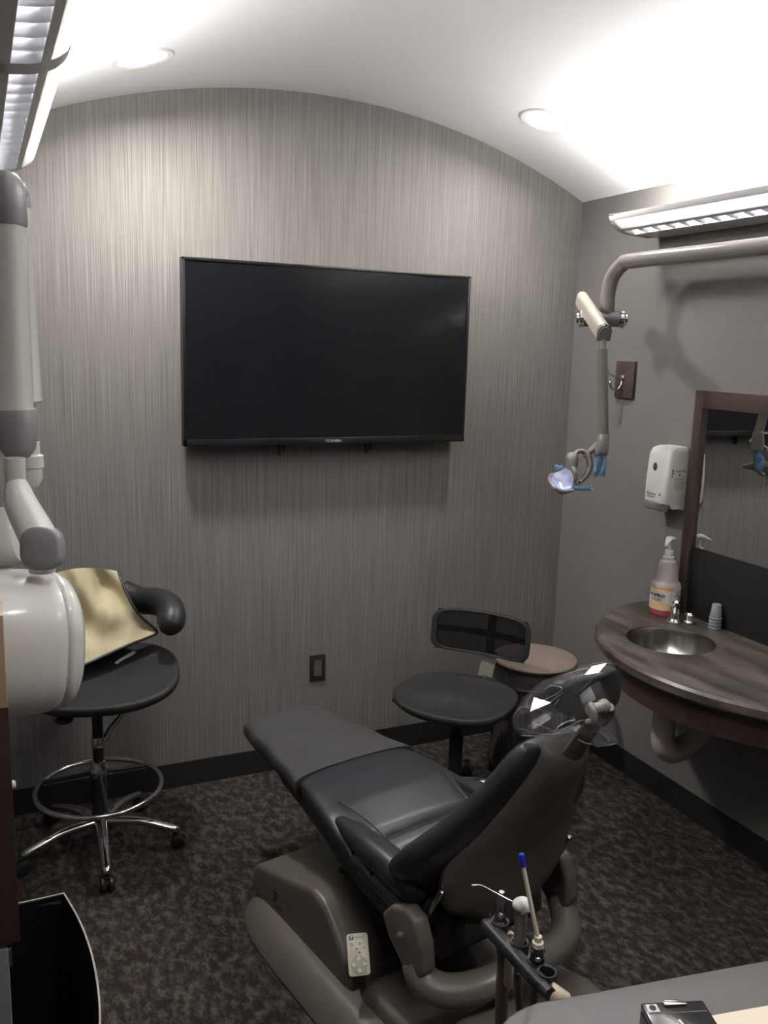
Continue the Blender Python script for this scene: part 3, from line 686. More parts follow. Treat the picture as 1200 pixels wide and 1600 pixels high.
# rear base cover
b = B(); b.prism([(-.34, .05), (-.33, .13), (-.27, .165), (-.05, .165), (.10, .130), (.30, .118), (.31, .05)], -.245, .245, Muz, bev=.026, seg=4); part('rear_cover', b, M_taupe, t, L_, sharp=60)
b = B(); b.prism([(-.16, .14), (-.13, .215), (-.03, .23), (.02, .14)], -.20, -.02, Muz, bev=.022, seg=3); part('motor_hump', b, M_taupe, t, L_, sharp=60)
# lift link
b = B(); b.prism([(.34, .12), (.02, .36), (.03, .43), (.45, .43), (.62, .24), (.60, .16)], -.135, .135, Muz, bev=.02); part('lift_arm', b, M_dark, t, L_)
# seat frame shell
def wid(u):
    pts = [(-.06, .215), (.0, .235), (.1, .248), (.3, .252), (.45, .248), (.6, .225), (.75, .197), (.95, .165), (1.1, .146), (1.18, .136), (1.22, .12)]
    for (a, wa), (c, wc) in zip(pts[:-1], pts[1:]):
        if a <= u <= c: return wa + (wc - wa) * (u - a) / (c - a)
    return pts[-1][1] if u > 1 else pts[0][1]
def ztop(u):
    pts = [(-.06, .455), (.05, .455), (.2, .466), (.35, .488), (.5, .515), (.62, .523), (.75, .520), (1.0, .510), (1.22, .500)]
    for (a, wa), (c, wc) in zip(pts[:-1], pts[1:]):
        if a <= u <= c: return wa + (wc - wa) * (u - a) / (c - a)
    return pts[-1][1]
def section(u, w, zt, zb, n=28, e=4.2, crown=0.0):
    h = (zt - zb) / 2; zc = (zt + zb) / 2
    return [Vector((u, w * p_[0], zc + h * p_[1] + (crown * (1 - p_[0] ** 2) if p_[1] > 0 else 0))) for p_ in se(1, 1, n, e)]
us = [.10 + i * .05 for i in range(23)]
b = B(); b.loft([section(u, wid(u) - .004, ztop(u) - .045, ztop(u) - (.105 if u < .9 else .085)) for u in us]); part('seat_frame', b, M_blackpl, t, L_)
b = B(); rings = []
u = .10
ul = []
while u < .725: ul.append(u); u += .0125
for u in ul:
    dip = 0
    for uc, dd in ((.36, .020), (.275, .018)):
        dip += dd * math.exp(-((u - uc) / .0095) ** 2)
    k = min(1, max(0, (u - .10) / .05)); k2 = min(1, max(0, (.722 - u) / .02))
    s_ = .75 + .25 * math.sqrt(1 - (1 - k) ** 2); s2 = .96 + .04 * k2
    rings.append(section(u, wid(u) * s_ * s2, ztop(u) - dip - .006 * (1 - k2), ztop(u) - .062, 40, 4.5, .012))
b.loft(rings); part('seat_cushion', b, M_leather, t, L_, sharp=60)
b = B(); rings = []
for i in range(25):
    u = .705 + i * .0208; k = i / 24; end = min(1, max(0, (1.205 - u) / .06)); s_ = .90 + .10 * math.sqrt(max(0, 1 - (1 - end) ** 2))
    wob = .003 * math.sin(u * 37)
    rings.append(section(u, (wid(u) + .012 + .006 * k + wob) * s_, ztop(u) + .006 - .012 * (1 - end) ** 2, ztop(u) - .062 + .012 * (1 - end), 36, 4.8, .010))
b.loft(rings); part('foot_sleeve', b, M_sleeve, t, L_, sharp=60, label='grey plastic foot cover')
for s_ in (1, -1):                                          # side bolsters
    b = B(); pts = [(.50, .510, .006), (.47, .516, .018), (.40, .522, .030), (.30, .522, .040), (.20, .520, .043), (.14, .516, .043), (.11, .508, .036), (.10, .498, .02)]
    rings = []
    for u, z, r in pts:
        rings.append([Vector((u, s_ * (wid(u) - .034) + r * p_[0], z - .018 + r * .92 * p_[1])) for p_ in se(1, 1, 18, 2.4)])
    b.loft(rings); part('seat_bolster', b, M_leather, t, L_, sharp=60)
    b = B(); b.tube([(.52, s_ * (wid(.5) - .055), .528), (.46, s_ * (wid(.46) - .075), .522), (.38, s_ * (wid(.38) - .092), .510), (.28, s_ * (wid(.28) - .095), .494), (.16, s_ * (wid(.16) - .095), .480)], .0022, 6, smooth=5); part('seam', b, M_dark, t, L_)
# backrest
RCL = math.radians(25.5); BU, BZ = .085, .455
def bk(s, tt, v):
    s *= .93
    return Vector((BU - s * math.sin(RCL) + tt * math.cos(RCL), v, BZ + s * math.cos(RCL) + tt * math.sin(RCL)))
def bw_(s):
    pts = [(-.02, .20), (0, .225), (.03, .258), (.08, .277), (.15, .275), (.22, .258), (.30, .220), (.38, .176), (.45, .145), (.50, .125), (.545, .10)]
    for (a, wa), (c, wc) in zip(pts[:-1], pts[1:]):
        if a <= s <= c: return wa + (wc - wa) * (s - a) / (c - a)
    return pts[-1][1] if s > .3 else pts[0][1]
def bsec(s, w, t0, t1, n=32, e=3.0, wrap=0.0):
    tc, th = (t0 + t1) / 2, (t1 - t0) / 2
    return [bk(s, tc + th * p_[1] + wrap * p_[0] ** 2, w * p_[0]) for p_ in se(1, 1, n, e)]
ss = [-.02, -.008, .012, .03, .06, .10, .15, .20, .25, .30, .35, .40, .45, .49, .515, .53, .538]
b = B(); rings = []
for s in ss:
    e0 = min(1, (s + .03) / .06); e1 = min(1, (.545 - s) / .05); k = math.sqrt(max(0.02, 1 - (1 - min(e0, e1)) ** 2)); lo_ = max(0, 1 - s / .25)
    rings.append(bsec(s, bw_(s) * (.86 + .14 * k), .035 - .045 * k, .030 + (.100 * max(.36, 1 - s / .60)) * k, 36, 2.7, .006 + .045 * lo_))
b.loft(rings); part('back_cushion', b, M_leather, t, L_, sharp=60)
b = B(); rings = []
for s in [-.085, -.075, -.055, -.03, 0, .03, .06, .10, .15, .20, .25, .30, .35, .40, .45, .49, .52, .54, .55]:
    lo_ = max(0, 1 - (s + .085) / .28); e0 = min(1, (s + .092) / .05); e1 = min(1, (.555 - s) / .04); k = math.sqrt(max(0.03, 1 - (1 - min(e0, e1)) ** 2))
    ws = bw_(max(-.02, s)) - .072 + .034 * min(1, max(0, (s - .30) / .2)) - .06 * max(0, min(1, (.03 - s) / .11))
    rings.append(bsec(s, ws * (.8 + .2 * k), -.018 - (.034 + .055 * lo_) * k, .018 - .05 * lo_, 32, 3.4, .03))
b.loft(rings); part('back_shell', b, M_taupe_d, t, L_, sharp=60, label='taupe moulded rear shell')
# yoke, lugs, bolts
for s_ in (1, -1):
    b = B(); b.prism([(.095, .31), (.16, .36), (.190, .405), (.152, .450), (.10, .472), (.058, .462), (.03, .41), (.02, .345), (.04, .305)], .222, .268, basis((1, 0, 0), (0, 0, 1), (0, s_, 0)), bev=.014, seg=3); lg = part('pivot_lug', b, M_taupe, t, L_, sharp=60)
    b = B(); b.lathe([(.012, 0), (.012, .004), (.006, .010), (.001, .012)], 16, (.105, s_ * .268, .395), (0, s_, 0)); part('bolt', b, M_chrome, lg, L_)
    b = B(); b.box((.055, s_ * .215, .475), (.012, .014, .15), Matrix.Rotation(-RCL, 3, 'Y'), bev=.004); part('hinge_strap', b, M_steel, t, L_)
b = B(); b.tube([(.075, .245, .335), (.045, .240, .300), (.0, .20, .285), (-.035, .12, .292), (-.045, 0, .300), (-.035, -.12, .292), (.0, -.20, .285), (.045, -.240, .300), (.075, -.245, .335)], [.036, .041, .041, .039, .037, .039, .041, .041, .036], 16, smooth=4, flat=.8); part('back_yoke', b, M_taupe, t, L_)
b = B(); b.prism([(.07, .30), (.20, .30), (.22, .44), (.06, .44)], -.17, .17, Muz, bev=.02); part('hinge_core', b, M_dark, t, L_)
# headrest
b = B(); b.tube([bk(.52, -.02, -.0), bk(.62, -.03, .010), bk(.745, -.05, .03)], [.030, .026, .020], 14, flat=.6); part('headrest_post', b, M_taupe_d, t, L_)
HC = bk(.705, .02, -.02)
hx_, hy_ = Vector((0, 1, 0)), Vector((-math.sin(RCL - .55), 0, math.cos(RCL - .55))); hz_ = hx_.cross(hy_)
if hz_.x < 0: hz_ = -hz_
b = B(); rings = []
for tt, k in ((-.028, .80), (-.024, .93), (-.008, 1.0), (.012, 1.0), (.026, .94), (.034, .80), (.036, .6)):
    rings.append([HC + hx_ * (.098 * k * p_[0]) + hy_ * (.048 * k * p_[1]) + hz_ * (tt + .022 * p_[0] ** 2) for p_ in se(1, 1, 36, 3)])
b.loft(rings); part('headrest_pad', b, M_blackrub, t, L_, sharp=60)
kc = bk(.765, -.058, .078)
b = B(); b.lathe([(.010, -.024), (.012, -.020), (.012, .014), (.015, .017), (.015, .026), (.009, .029)], 18, kc, (0, -1, 0)); part('headrest_knob', b, M_lampm, t, L_)
b = B(); b.tube([kc + Vector((-.008, .03, .018)), kc + Vector((-.020, .034, .012)), kc + Vector((-.024, .034, -.003)), kc + Vector((-.018, .032, -.016)), kc + Vector((-.004, .028, -.022))], .007, 12, smooth=4); part('headrest_lever', b, M_lampm, t, L_)
b = B(); b.box(bk(.68, -.02, 0), (.05, .07, .05), Matrix.Rotation(-RCL, 3, 'Y'), bev=.01); part('headrest_bracket', b, M_dark, t, L_)

# clear plastic bag over the headrest
D0 = (Vector((XF[chair.name] @ HC)) - CAM_POS).dot(CF)
outl = [(800, 1122), (818, 1090), (846, 1064), (880, 1052), (905, 1040), (930, 1037), (953, 1032), (963, 1036), (955, 1050), (942, 1062), (953, 1090), (958, 1120), (964, 1158), (958, 1165), (932, 1168), (915, 1160), (895, 1152), (872, 1148), (848, 1152), (816, 1151), (806, 1140)]
rnd = random.Random(11)
cpx = (885, 1102)
t_ = bmesh.new(); n = len(outl)
def lay(f, dd, jit):
    r = []
    for (x, y) in outl:
        r.append(t_.verts.new(dep(cpx[0] + (x - cpx[0]) * f + rnd.uniform(-jit, jit), cpx[1] + (y - cpx[1]) * f + rnd.uniform(-jit, jit), D0 + dd + rnd.uniform(-.012, .012))))
    return r
layers = [lay(.35, -.105, 5), lay(.70, -.10, 5), lay(.92, -.06, 2), lay(1.0, 0, 0), lay(.9, .06, 3), lay(.62, .095, 4), lay(.3, .105, 3)]
for a, c in zip(layers[:-1], layers[1:]):
    for i in range(n):
        j = (i + 1) % n
        if (i + layers.index(a)) % 2: t_.faces.new((a[i], a[j], c[j])); t_.faces.new((a[i], c[j], c[i]))
        else: t_.faces.new((a[i], a[j], c[i])); t_.faces.new((a[j], c[j], c[i]))
t_.faces.new(layers[0]); t_.faces.new(list(reversed(layers[-1])))
bmesh.ops.triangulate(t_, faces=[f for f in t_.faces if len(f.verts) > 4])
bmesh.ops.recalc_face_normals(t_, faces=t_.faces[:])
b = B(); b.add(t_)
t = thing('plastic_bag', 'crumpled clear plastic bag covering the chair headrest', 'plastic bag', XF[chair.name] @ HC)
part('film', b, M_film, t, sharp=14)
def crease_highlight(pts, dd, r):  # thin whitish tubes drawn as the wrinkle highlights of the bag
    q = B(); q.tube([dep(x, y, D0 + dd) for x, y in pts], [r * (.35 + .5 * math.sin(PI * (i + .5) / len(pts))) for i in range(len(pts))], 6, smooth=3); part('crease_highlight', q, M_crease_highlight, t)
for pts, dd, r in (([(826, 1103), (842, 1097), (870, 1084), (878, 1075), (862, 1071), (850, 1078)], -.085, .0010), ([(820, 1105), (840, 1108), (856, 1111)], -.09, .0008), ([(800, 1122), (812, 1106), (826, 1103)], -.06, .0008),
                  ([(826, 1106), (823, 1096), (831, 1085)], -.085, .0009), ([(864, 1149), (872, 1136), (885, 1128), (898, 1125)], -.105, .0016), ([(866, 1148), (884, 1138), (905, 1127), (916, 1125), (925, 1128)], -.105, .0012),
                  ([(815, 1149), (835, 1150), (852, 1150)], -.06, .0009), ([(812, 1138), (840, 1146), (862, 1147), (896, 1142)], -.09, .0008), ([(830, 1128), (850, 1136), (866, 1142)], -.10, .0008),
                  ([(903, 1155), (912, 1160), (924, 1163)], -.10, .0022), ([(933, 1167), (948, 1164), (963, 1162)], -.04, .0020), ([(964, 1158), (955, 1148), (945, 1135)], -.04, .0012),
                  ([(880, 1055), (900, 1048), (918, 1045), (925, 1051)], -.05, .0016), ([(925, 1051), (936, 1052), (942, 1050)], -.05, .0014), ([(900, 1062), (908, 1056), (925, 1053)], -.08, .0009),
                  ([(925, 1037), (945, 1035), (954, 1037), (954, 1031)], -.01, .0010), ([(852, 1103), (866, 1092), (880, 1082)], -.10, .0009), ([(866, 1102), (874, 1092)], -.10, .0010)):
    crease_highlight(pts, dd, r)

# remote control leaning on the chair base
RC = at(560, 1491, 2, .215)
nv = (CAM_POS - RC).normalized(); nv = (nv + Vector((0, 0, .12))).normalized()
ux = Vector((CR.x, CR.y, 0)).normalized(); ux = (ux - nv * ux.dot(nv)).normalized(); uy = nv.cross(ux)
rot_ = Matrix.Rotation(math.radians(7), 4, 'Z')
MR = basis(ux, uy, nv, RC) @ rot_
t = thing('remote_control', 'small beige chair remote with round buttons leaning on the taupe base', 'remote', (RC.x, RC.y, .14))
hw, hh = .0285, .0505
b = B(); b.prism(rrect(-hw, hw, -hh, hh, .008, 4), -.016, .0, MR, bev=.003); part('casing', b, M_remote, t)
b = B(); b.lathe([(.021, 0), (.021, .0012)], 32, MR @ Vector((0, -.024, 0)), nv); part('control_pad', b, M_remote_d, t)
b = B(); b.lathe([(.010, .001), (.010, .0022)], 24, MR @ Vector((0, -.024, 0)), nv); part('centre_button', b, M_remote_d, t)
for a in range(4):
    q = MR @ Matrix.Translation((0, -.024, .0012)) @ Matrix.Rotation(a * PI / 2, 4, 'Z')
    b = B(); b.prism([(-.0065, .0105), (.0065, .0105), (.001, .020), (-.001, .020)], 0, .001, q); part('arrow_button', b, M_remote_w, t)
for x, y in ((-.015, .027), (.006, .0275), (-.004, .0155), (.017, .0165)):
    b = B(); b.lathe([(.005, 0), (.005, .0012), (.004, .0015)], 16, MR @ Vector((x, y, 0)), nv); bt = part('round_button', b, M_remote_w, t)
    b = B(); b.lathe([(.0018, .0014), (.0018, .0019)], 10, MR @ Vector((x, y, 0)), nv); part('button_dot', b, M_grey_print, bt)
part('logo_square', B().prism(rrect(-.021, -.010, .036, .046, .001, 2), 0, .0006, MR), M_grey_print, t)
b = B(); b.prism([(-.017, .0375), (-.0145, .0375), (-.0145, .0415), (-.0115, .0415), (-.0115, .0445), (-.017, .0445)], .0006, .001, MR); part('logo_figure', b, M_remote_w, t)
part('small_print', B().prism([(-.008, .0395), (.016, .0395), (.016, .0412), (-.008, .0412)], 0, .0005, MR), M_remote_d, t)
b = B(); b.lathe([(.0025, 0), (.0025, .0008)], 10, MR @ Vector((.003, .004, 0)), nv); part('indicator', b, M_grey_print, t)
b = B(); q0 = MR @ Vector((0, .01, -.016)); b.tube([q0, q0 - nv * .03 - Vector((0, 0, .03)), Vector((q0.x + .03, q0.y + .06, .135))], .014, 10); part('holder_clip', b, M_dark, t)

# ================================================================== STOOLS
def star_base(t, c, r, rot, zc=.105, mleg=None, column=.3, caster=True, n=5, n0=0):
    for k in range(n):
        a = rot + k * 2 * PI / n; d = Vector((math.cos(a), math.sin(a), 0)); c3 = Vector((c[0], c[1], 0))
        b = B(); b.tube([c3 + d * .015 + Vector((0, 0, zc)), c3 + d * (r * .5) + Vector((0, 0, zc - .003)), c3 + d * (r * .85) + Vector((0, 0, zc - .025)), c3 + d * r + Vector((0, 0, .068)), c3 + d * (r + .008) + Vector((0, 0, .060))], [.022, .019, .017, .016, .009], 12, smooth=4, flat=.8); part('base_leg', b, M_chrome, t)
        p = c3 + d * (r - .004); sd = Vector((-d.y, d.x, 0))
        b = B(); b.tube([p + Vector((0, 0, .066)), p + Vector((0, 0, .044))], .0055, 8)
        for s_ in (-1, 1):
            b.lathe([(.006, 0), (.022, .001), (.026, .006), (.026, .014), (.020, .018), (.004, .0185)], 20, p + d * .012 + Vector((0, 0, .026)) + sd * (.004 * s_), sd * s_)
        b.box(p + d * .005 + Vector((0, 0, .046)), (.03, .018, .012), Matrix.Rotation(a, 3, 'Z'), bev=.004)
        part('caster', b, M_blackpl, t)
# ---- left stool with body support arm
c1 = Vector((-2.155, -.345, 0))
t = thing('assistant_stool', 'tall black assistant stool with chrome foot ring near the left wall', 'stool', c1)
star_base(t, c1, .265, math.radians(-93))
b = B(); b.lathe([(.032, .085), (.034, .12), (.026, .14), (.025, .275), (.025, .276)], 18, c1); part('hub_column', b, M_blackpl, t)
b = B(); b.lathe([(.028, .272), (.031, .276), (.031, .306), (.027, .312), (.024, .33), (.021, .332)], 18, c1); part('ring_clamp', b, M_chrome, t)
b = B(); b.lathe([(.0185, .33), (.0185, .56)], 16, c1); part('gas_column', b, M_blackpl, t)
b = B(); b.lathe([(.0215, .385), (.0225, .388), (.0225, .42), (.0215, .423)], 16, c1); part('column_clamp', b, M_chrome, t)
RZ = .232; RR = .212
b = B(); pts = [c1 + Vector((RR * math.cos(2 * PI * k / 48), RR * math.sin(2 * PI * k / 48), RZ)) for k in range(49)]
rings = []
for k in range(48):
    a = 2 * PI * k / 48; d = Vector((math.cos(a), math.sin(a), 0))
    rings.append([c1 + d * (RR + .0095 * math.cos(q)) + Vector((0, 0, RZ + .0095 * math.sin(q))) for q in [2 * PI * j / 10 for j in range(10)]])
rings.append(rings[0]); b.loft(rings, False, False); bmesh.ops.remove_doubles(b.bm, verts=b.bm.verts, dist=1e-6); part('foot_ring', b, M_chrome, t)
b = B()
for k in range(3):
    a = math.radians(30 + 120 * k); d = Vector((math.cos(a), math.sin(a), 0))
    b.tube([c1 + d * .022 + Vector((0, 0, .285)), c1 + d * .09 + Vector((0, 0, .262)), c1 + d * RR + Vector((0, 0, RZ))], .008, 10, smooth=3)
part('ring_spokes', b, M_blackpl, t)
# seat, tipped slightly forward
sc1 = c1 + Vector((.02, -.05, .660)); ey = Vector((.25, .95, .15)).normalized(); ex = Vector((.96, -.25, .035)).normalized(); ex = (ex - ey * ex.dot(ey)).normalized(); ez = ex.cross(ey)
b = B(); rings = []
for z, k in ((-.045, .72), (-.036, .88), (-.018, .985), (-.008, 1.0), (.004, .995), (.010, .965), (.009, .93), (.004, .85), (.0, .5), (-.002, .1)):
    rings.append([sc1 + ex * (.252 * k * p_[0] * (1 - .10 * p_[1])) + ey * (.225 * k * p_[1]) + ez * (z + .012 * p_[0] ** 2 * k) for p_ in se(1, 1, 48, 2.5)])
b.loft(rings); part('seat', b, M_mesh, t, sharp=60); SEAT_O, SEAT_N = sc1.copy(), ez.copy()
b = B(); b.box(c1 + Vector((0, -.02, .575)), (.18, .20, .035), bev=.01); b.lathe([(.03, .53), (.045, .56), (.05, .575)], 16, c1); part('seat_mechanism', b, M_blackpl, t)
for px, py, yy in ((100, 1125, -.52), (70, 1106, -.45)):
    q = at(px, py, 1, yy); b = B(); b.tube([c1 + Vector((-.03, -.04, .57)), (c1 + Vector((0, 0, .57)) + q) / 2, q], [.006, .006, .007], 8)
    b.ball(q, .02, (1.5, 1.0, .7)); part('height_lever', b, M_blackpl, t)
b = B(); b.tube([c1 + Vector((.02, -.005, .405)), at(172, 1138, 1, -.33), at(186, 1122, 1, -.32), at(196, 1105, 1, -.31), at(198, 1085, 1, -.29), at(198, 1060, 1, -.20), at(196, 1010, 1, -.12), at(192, 950, 1, -.105)], .0105, 12, smooth=5); part('support_rod', b, M_chrome, t)
# backrest behind the apron
b = B(); P = []
for i in range(9):
    f = i / 8; P.append([Vector((-2.40 + .345 * g + .0 * f, -.125 + .05 * (2 * g - 1) ** 2 * -1 + .01 * f, .72 + .215 * f)) for g in [j / 8 for j in range(9)]])
b.grid(P, .03); bmesh.ops.bevel(b.bm, geom=b.bm.edges[:], offset=.0, segments=1); part('backrest', b, M_blackrub, t)
b = B(); b.tube([c1 + Vector((-.06, .05, .58)), Vector((-2.22, -.16, .60)), Vector((-2.22, -.09, .66)), Vector((-2.22, -.085, .80))], .013, 10, smooth=4); part('back_post', b, M_blackpl, t)
b = B(); pts = [at(188, 920, 1, -.12), at(200, 929, 1, -.13), at(222, 938, 1, -.17), at(246, 940, 1, -.23), at(263, 948, 1, -.31), at(268, 962, 1, -.37), at(267, 974, 1, -.40), at(266.5, 982, 1, -.418), at(266.5, 987, 1, -.429), at(266.5, 988.5, 1, -.433)]
b.tube(pts, [.040, .045, .049, .050, .050, .0495, .047, .038, .022, .006], 18, smooth=5); part('body_support', b, M_blackrub, t, sharp=60)
# lead apron
ctrl = [[at(60, 905, 1, -.235), at(95, 893, 1, -.215), at(125, 888, 1, -.205), at(158, 889, 1, -.195), at(184, 893, 1, -.180)],
        [at(60, 930, 1, -.26), at(98, 925, 1, -.245), at(128, 925, 1, -.24), at(166, 922, 1, -.20), at(193, 920, 1, -.215)],
        [at(62, 980, 1, -.31), at(100, 975, 1, -.29), at(135, 972, 1, -.27), at(178, 955, 1, -.29), at(213, 957, 1, -.265)],
        [at(65, 1030, 1, -.37), at(104, 1018, 1, -.35), at(145, 1003, 1, -.34), at(186, 985, 1, -.30), at(243, 984, 1, -.27)],
        [at(70, 1062, 1, -.42), at(122, 1042, 1, -.40), at(160, 1025, 1, -.37), at(198, 1008, 1, -.335), at(242, 991, 1, -.30)]]
P = patch(ctrl, 8)
for i, r in enumerate(P):
    for j, v in enumerate(r):
        fi, fj = i / (len(P) - 1), j / (len(r) - 1)
        w_ = .014 + .018 * math.sin(fj * 15 - fi * 4.5 + .6) * math.sin(PI * min(1, fi * 1.15)) + .007 * math.sin(fj * 31 + fi * 9) * fi * (1 - fi) * 3
        v.y -= w_; v.z += w_ * .3
back_top = [[Vector((v.x, v.y + .05 * k, v.z - .05 * k * k)) for v in P[0]] for k in (1.6, 1.0, .5)]
t = thing('lead_apron', 'khaki lead apron draped over the back of the assistant stool', 'apron', (-2.2, -.3, .68))
b = B(); b.grid(back_top + P, .004); part('drape', b, M_khaki, t, sharp=70)
edge = [P[i][-1] for i in range(0, len(P), 2)] + [P[-1][j] for j in range(len(P[0]) - 3, -1, -2)]
b = B(); b.tube([v + Vector((0, -.002, 0)) for v in edge], .0045, 8); part('hem_binding', b, M_blackpl, t)
def on_seat(px, py):
    r = ray(px, py); o_ = SEAT_O + SEAT_N * .013; return CAM_POS + r * ((o_ - CAM_POS).dot(SEAT_N) / r.dot(SEAT_N))
q0, q1 = on_seat(180, 1036), on_seat(211, 1018)
d = (q1 - q0); s_ = SEAT_N.cross(d).normalized() * .009
b = B(); b.grid([[q0 - s_, q0 + d * .3 - s_ * .6, q0 + d * .75 - s_, q1 - s_ * .6], [q0 + s_ * .4, q0 + d * .3 + s_ * .9, q0 + d * .75 + s_, q1 + s_]], .002); o = part('paper_tag', b, M_paper); centre(o); tag(o, 'small folded white paper tag lying on the tall stool seat', 'paper')

# ---- right operator stool
c2 = Vector((-.835, -.55, 0)); fd = Vector((-.77, -.64, 0)); sd2 = Vector((-fd.y, fd.x, 0))      # facing, and its left
t = thing('operator_stool', 'low black mesh backed stool behind the dental chair', 'stool', c2)
star_base(t, c2, .25, math.radians(-24))
b = B(); b.lathe([(.034, .08), (.034, .12), (.027, .13), (.027, .30), (.02, .302), (.02, .42)], 18, c2); part('column', b, M_blackpl, t)
sc2 = c2 + Vector((0, 0, .472)) + fd * .015
ey = (fd + Vector((0, 0, .02))).normalized(); ex = sd2; ez = ex.cross(ey)
if ez.z < 0: ex = -ex; ez = -ez
b = B(); rings = []
for z, k in ((-.030, .80), (-.026, .92), (-.012, .99), (-.004, 1.0), (.006, .99), (.010, .965), (.008, .94), (.002, .88), (-.004, .5), (-.006, .1)):
    rings.append([sc2 + ex * (.235 * k * p_[0] * (1 + .06 * p_[1])) + ey * (.215 * k * p_[1]) + ez * (z - (.02 * max(0, p_[1]) ** 2)) for p_ in se(1, 1, 48, 2.5)])
b.loft(rings); part('seat', b, M_mesh, t, sharp=60)
b = B(); b.box(c2 + Vector((0, 0, .427)), (.16, .16, .03), Matrix.Rotation(math.atan2(fd.y, fd.x), 3, 'Z'), bev=.008); part('seat_mechanism', b, M_blackpl, t)
b = B(); b.tube([c2 + Vector((0, 0, .425)) + sd2 * -.05, c2 + sd2 * -.18 + Vector((0, 0, .42)), c2 + sd2 * -.24 + Vector((0, 0, .42))], [.006, .006, .012], 8); b.tube([c2 + sd2 * -.19 + fd * .06 + Vector((0, 0, .42)), c2 + sd2 * -.25 + fd * .06 + Vector((0, 0, .417))], [.010, .011], 10); part('height_lever', b, M_blackpl, t)
bc = Vector((-.662, -.43, .660)); tl = Vector((0, 0, 1)) - fd * .12; tl.normalize()
def bpt(a, c, off=0.0): return bc - sd2 * a + tl * c + fd * (off + .045 * (a / .21) ** 2)   # a>0 to the photo's right
def frame_pts(k): return [(.208 * p_[0] * k, .088 * p_[1] * k) for p_ in se(1, 1, 40, 5)]
rings = []
b = B()
rings = [[bpt(a, c, o_) for a, c in frame_pts(k)] for k, o_ in ((1.0, -.006), (1.0, .006), (.955, .009), (.90, .007), (.90, -.006), (.955, -.009), (1.0, -.006))]
b.loft(rings, False, False); part('back_frame', b, M_mesh, t)
P = [[bpt(-.190 + .38 * j / 14, -.082 + .164 * i / 6) for j in range(15)] for i in range(7)]
b = B(); b.grid(P); part('back_mesh', b, M_meshthin, t)
P = [[bpt(-.190 + .38 * j / 14, z, -.004) for j in range(15)] for z in (-.012, .012)]
b = B(); b.grid(P, .006)
P = [[bpt(x, -.082 + .164 * i / 6, -.004) for x in (-.05, -.015)] for i in range(7)]; b.grid(P, .006)
part('back_brace', b, M_mesh, t)
p0 = bpt(-.035, -.075, -.012); p1 = bpt(-.015, -.185, -.03); p2 = c2 - fd * .06 + Vector((0, 0, .425)) - sd2 * .01
b = B()
for a, c in ((p0, p1),):
    d = (c - a).normalized(); w = sd2; nn = d.cross(w)
    b.loft([[q + w * (.030 * x) + nn * (.005 * y) for x, y in ((1, 1), (-1, 1), (-1, -1), (1, -1))] for q in (a, c)])
part('back_bracket', b, M_lampl, t)
b = B(); b.tube([p1, p1 * .6 + p2 * .4 - Vector((0, 0, .02)), p2], .014, 10, smooth=3, flat=.5); part('bracket_arm', b, M_blackpl, t)

# ---- round drum with tan lid in the corner
dc = Vector((-.365, -.375, 0)); DRr = .178
t = thing('round_lidded_bin', 'round ribbed drum with a worn tan padded lid in the corner', 'bin', dc)
b = B(); b.lathe([(DRr - .010, .488), (DRr, .490), (DRr + .002, .496), (DRr - .002, .502), (DRr - .02, .506), (.10, .508), (.001, .508)], 48, dc); part('lid', b, M_tan, t)
b = B(); b.lathe([(DRr - .004, .478), (DRr + .003, .480), (DRr + .003, .489), (DRr - .004, .4895)], 48, dc, caps=False); part('lid_piping', b, M_blackpl, t)
b = B(); b.lathe([(DRr - .012, .412), (DRr - .006, .414), (DRr - .006, .474), (DRr - .010, .48)], 48, dc, caps=False); part('upper_band', b, M_drum, t)
b = B(); b.lathe([(DRr - .006, .404), (DRr - .001, .407), (DRr - .001, .411), (DRr - .006, .414)], 48, dc, caps=False); part('band_ring', b, M_steel, t)
prof = []
b = B(); rings = []
for z in (.035, .405):
    rings.append([dc + Vector(((DRr - .014 + .003 * math.cos(k * PI)) * math.cos(2 * PI * k / 96), (DRr - .014 + .003 * math.cos(k * PI)) * math.sin(2 * PI * k / 96), z)) for k in range(96)])
b.loft(rings); part('ribbed_body', b, M_drum, t, sharp=20)
b = B(); b.lathe([(DRr - .02, 0), (DRr - .004, .002), (DRr - .004, .035), (DRr - .014, .04)], 48, dc); part('foot_band', b, M_blackpl, t)

# ================================================================== WASTE BIN with liner
BH = .50
t = thing('waste_bin', 'bow fronted waste bin with black plastic liner by the left wall', 'waste bin', (-2.43, -1.72, 0))
pts2 = [at(100, 1396, 2, BH), at(128, 1450, 2, BH), at(143, 1495, 2, BH), at(155, 1560, 2, BH)]
front = [(-2.349, -1.36), (-2.327, -1.47), (-2.315, -1.577), (-2.3125, -1.68), (-2.318, -1.78), (-2.335, -1.90), (-2.355, -2.0)]
outl2 = [(-2.525, -1.362)] + front + [(-2.525, -2.0)]
def outz(ins, z, n=8):
    pp, _ = crv([Vector((x, y, 0)) for x, y in front], 0, 8)
    cxm, cym = -2.43, -1.68
    full = [Vector((-2.525, -1.362, 0))] + pp + [Vector((-2.525, -2.0, 0))]
    res = []
    for v in full:
        dx, dy = v.x - cxm, v.y - cym; sx = 1 - ins / .095; sy = 1 - ins / .32
        res.append(Vector((cxm + dx * sx, cym + dy * sy, z)))
    return res
b = B(); b.loft([outz(.022, 0), outz(.020, .01), outz(.0, BH), outz(.002, BH), outz(.004, BH - .05), outz(.021, .015)], True, True); part('bin_body', b, M_bin, t)
b = B(); b.loft([outz(-.0012, BH - .006), outz(-.0012, BH + .002), outz(.002, BH + .002), outz(.002, BH - .006)], False, False); part('rim', b, M_binrim, t)
rnd = random.Random(5); b = B(); rings = []
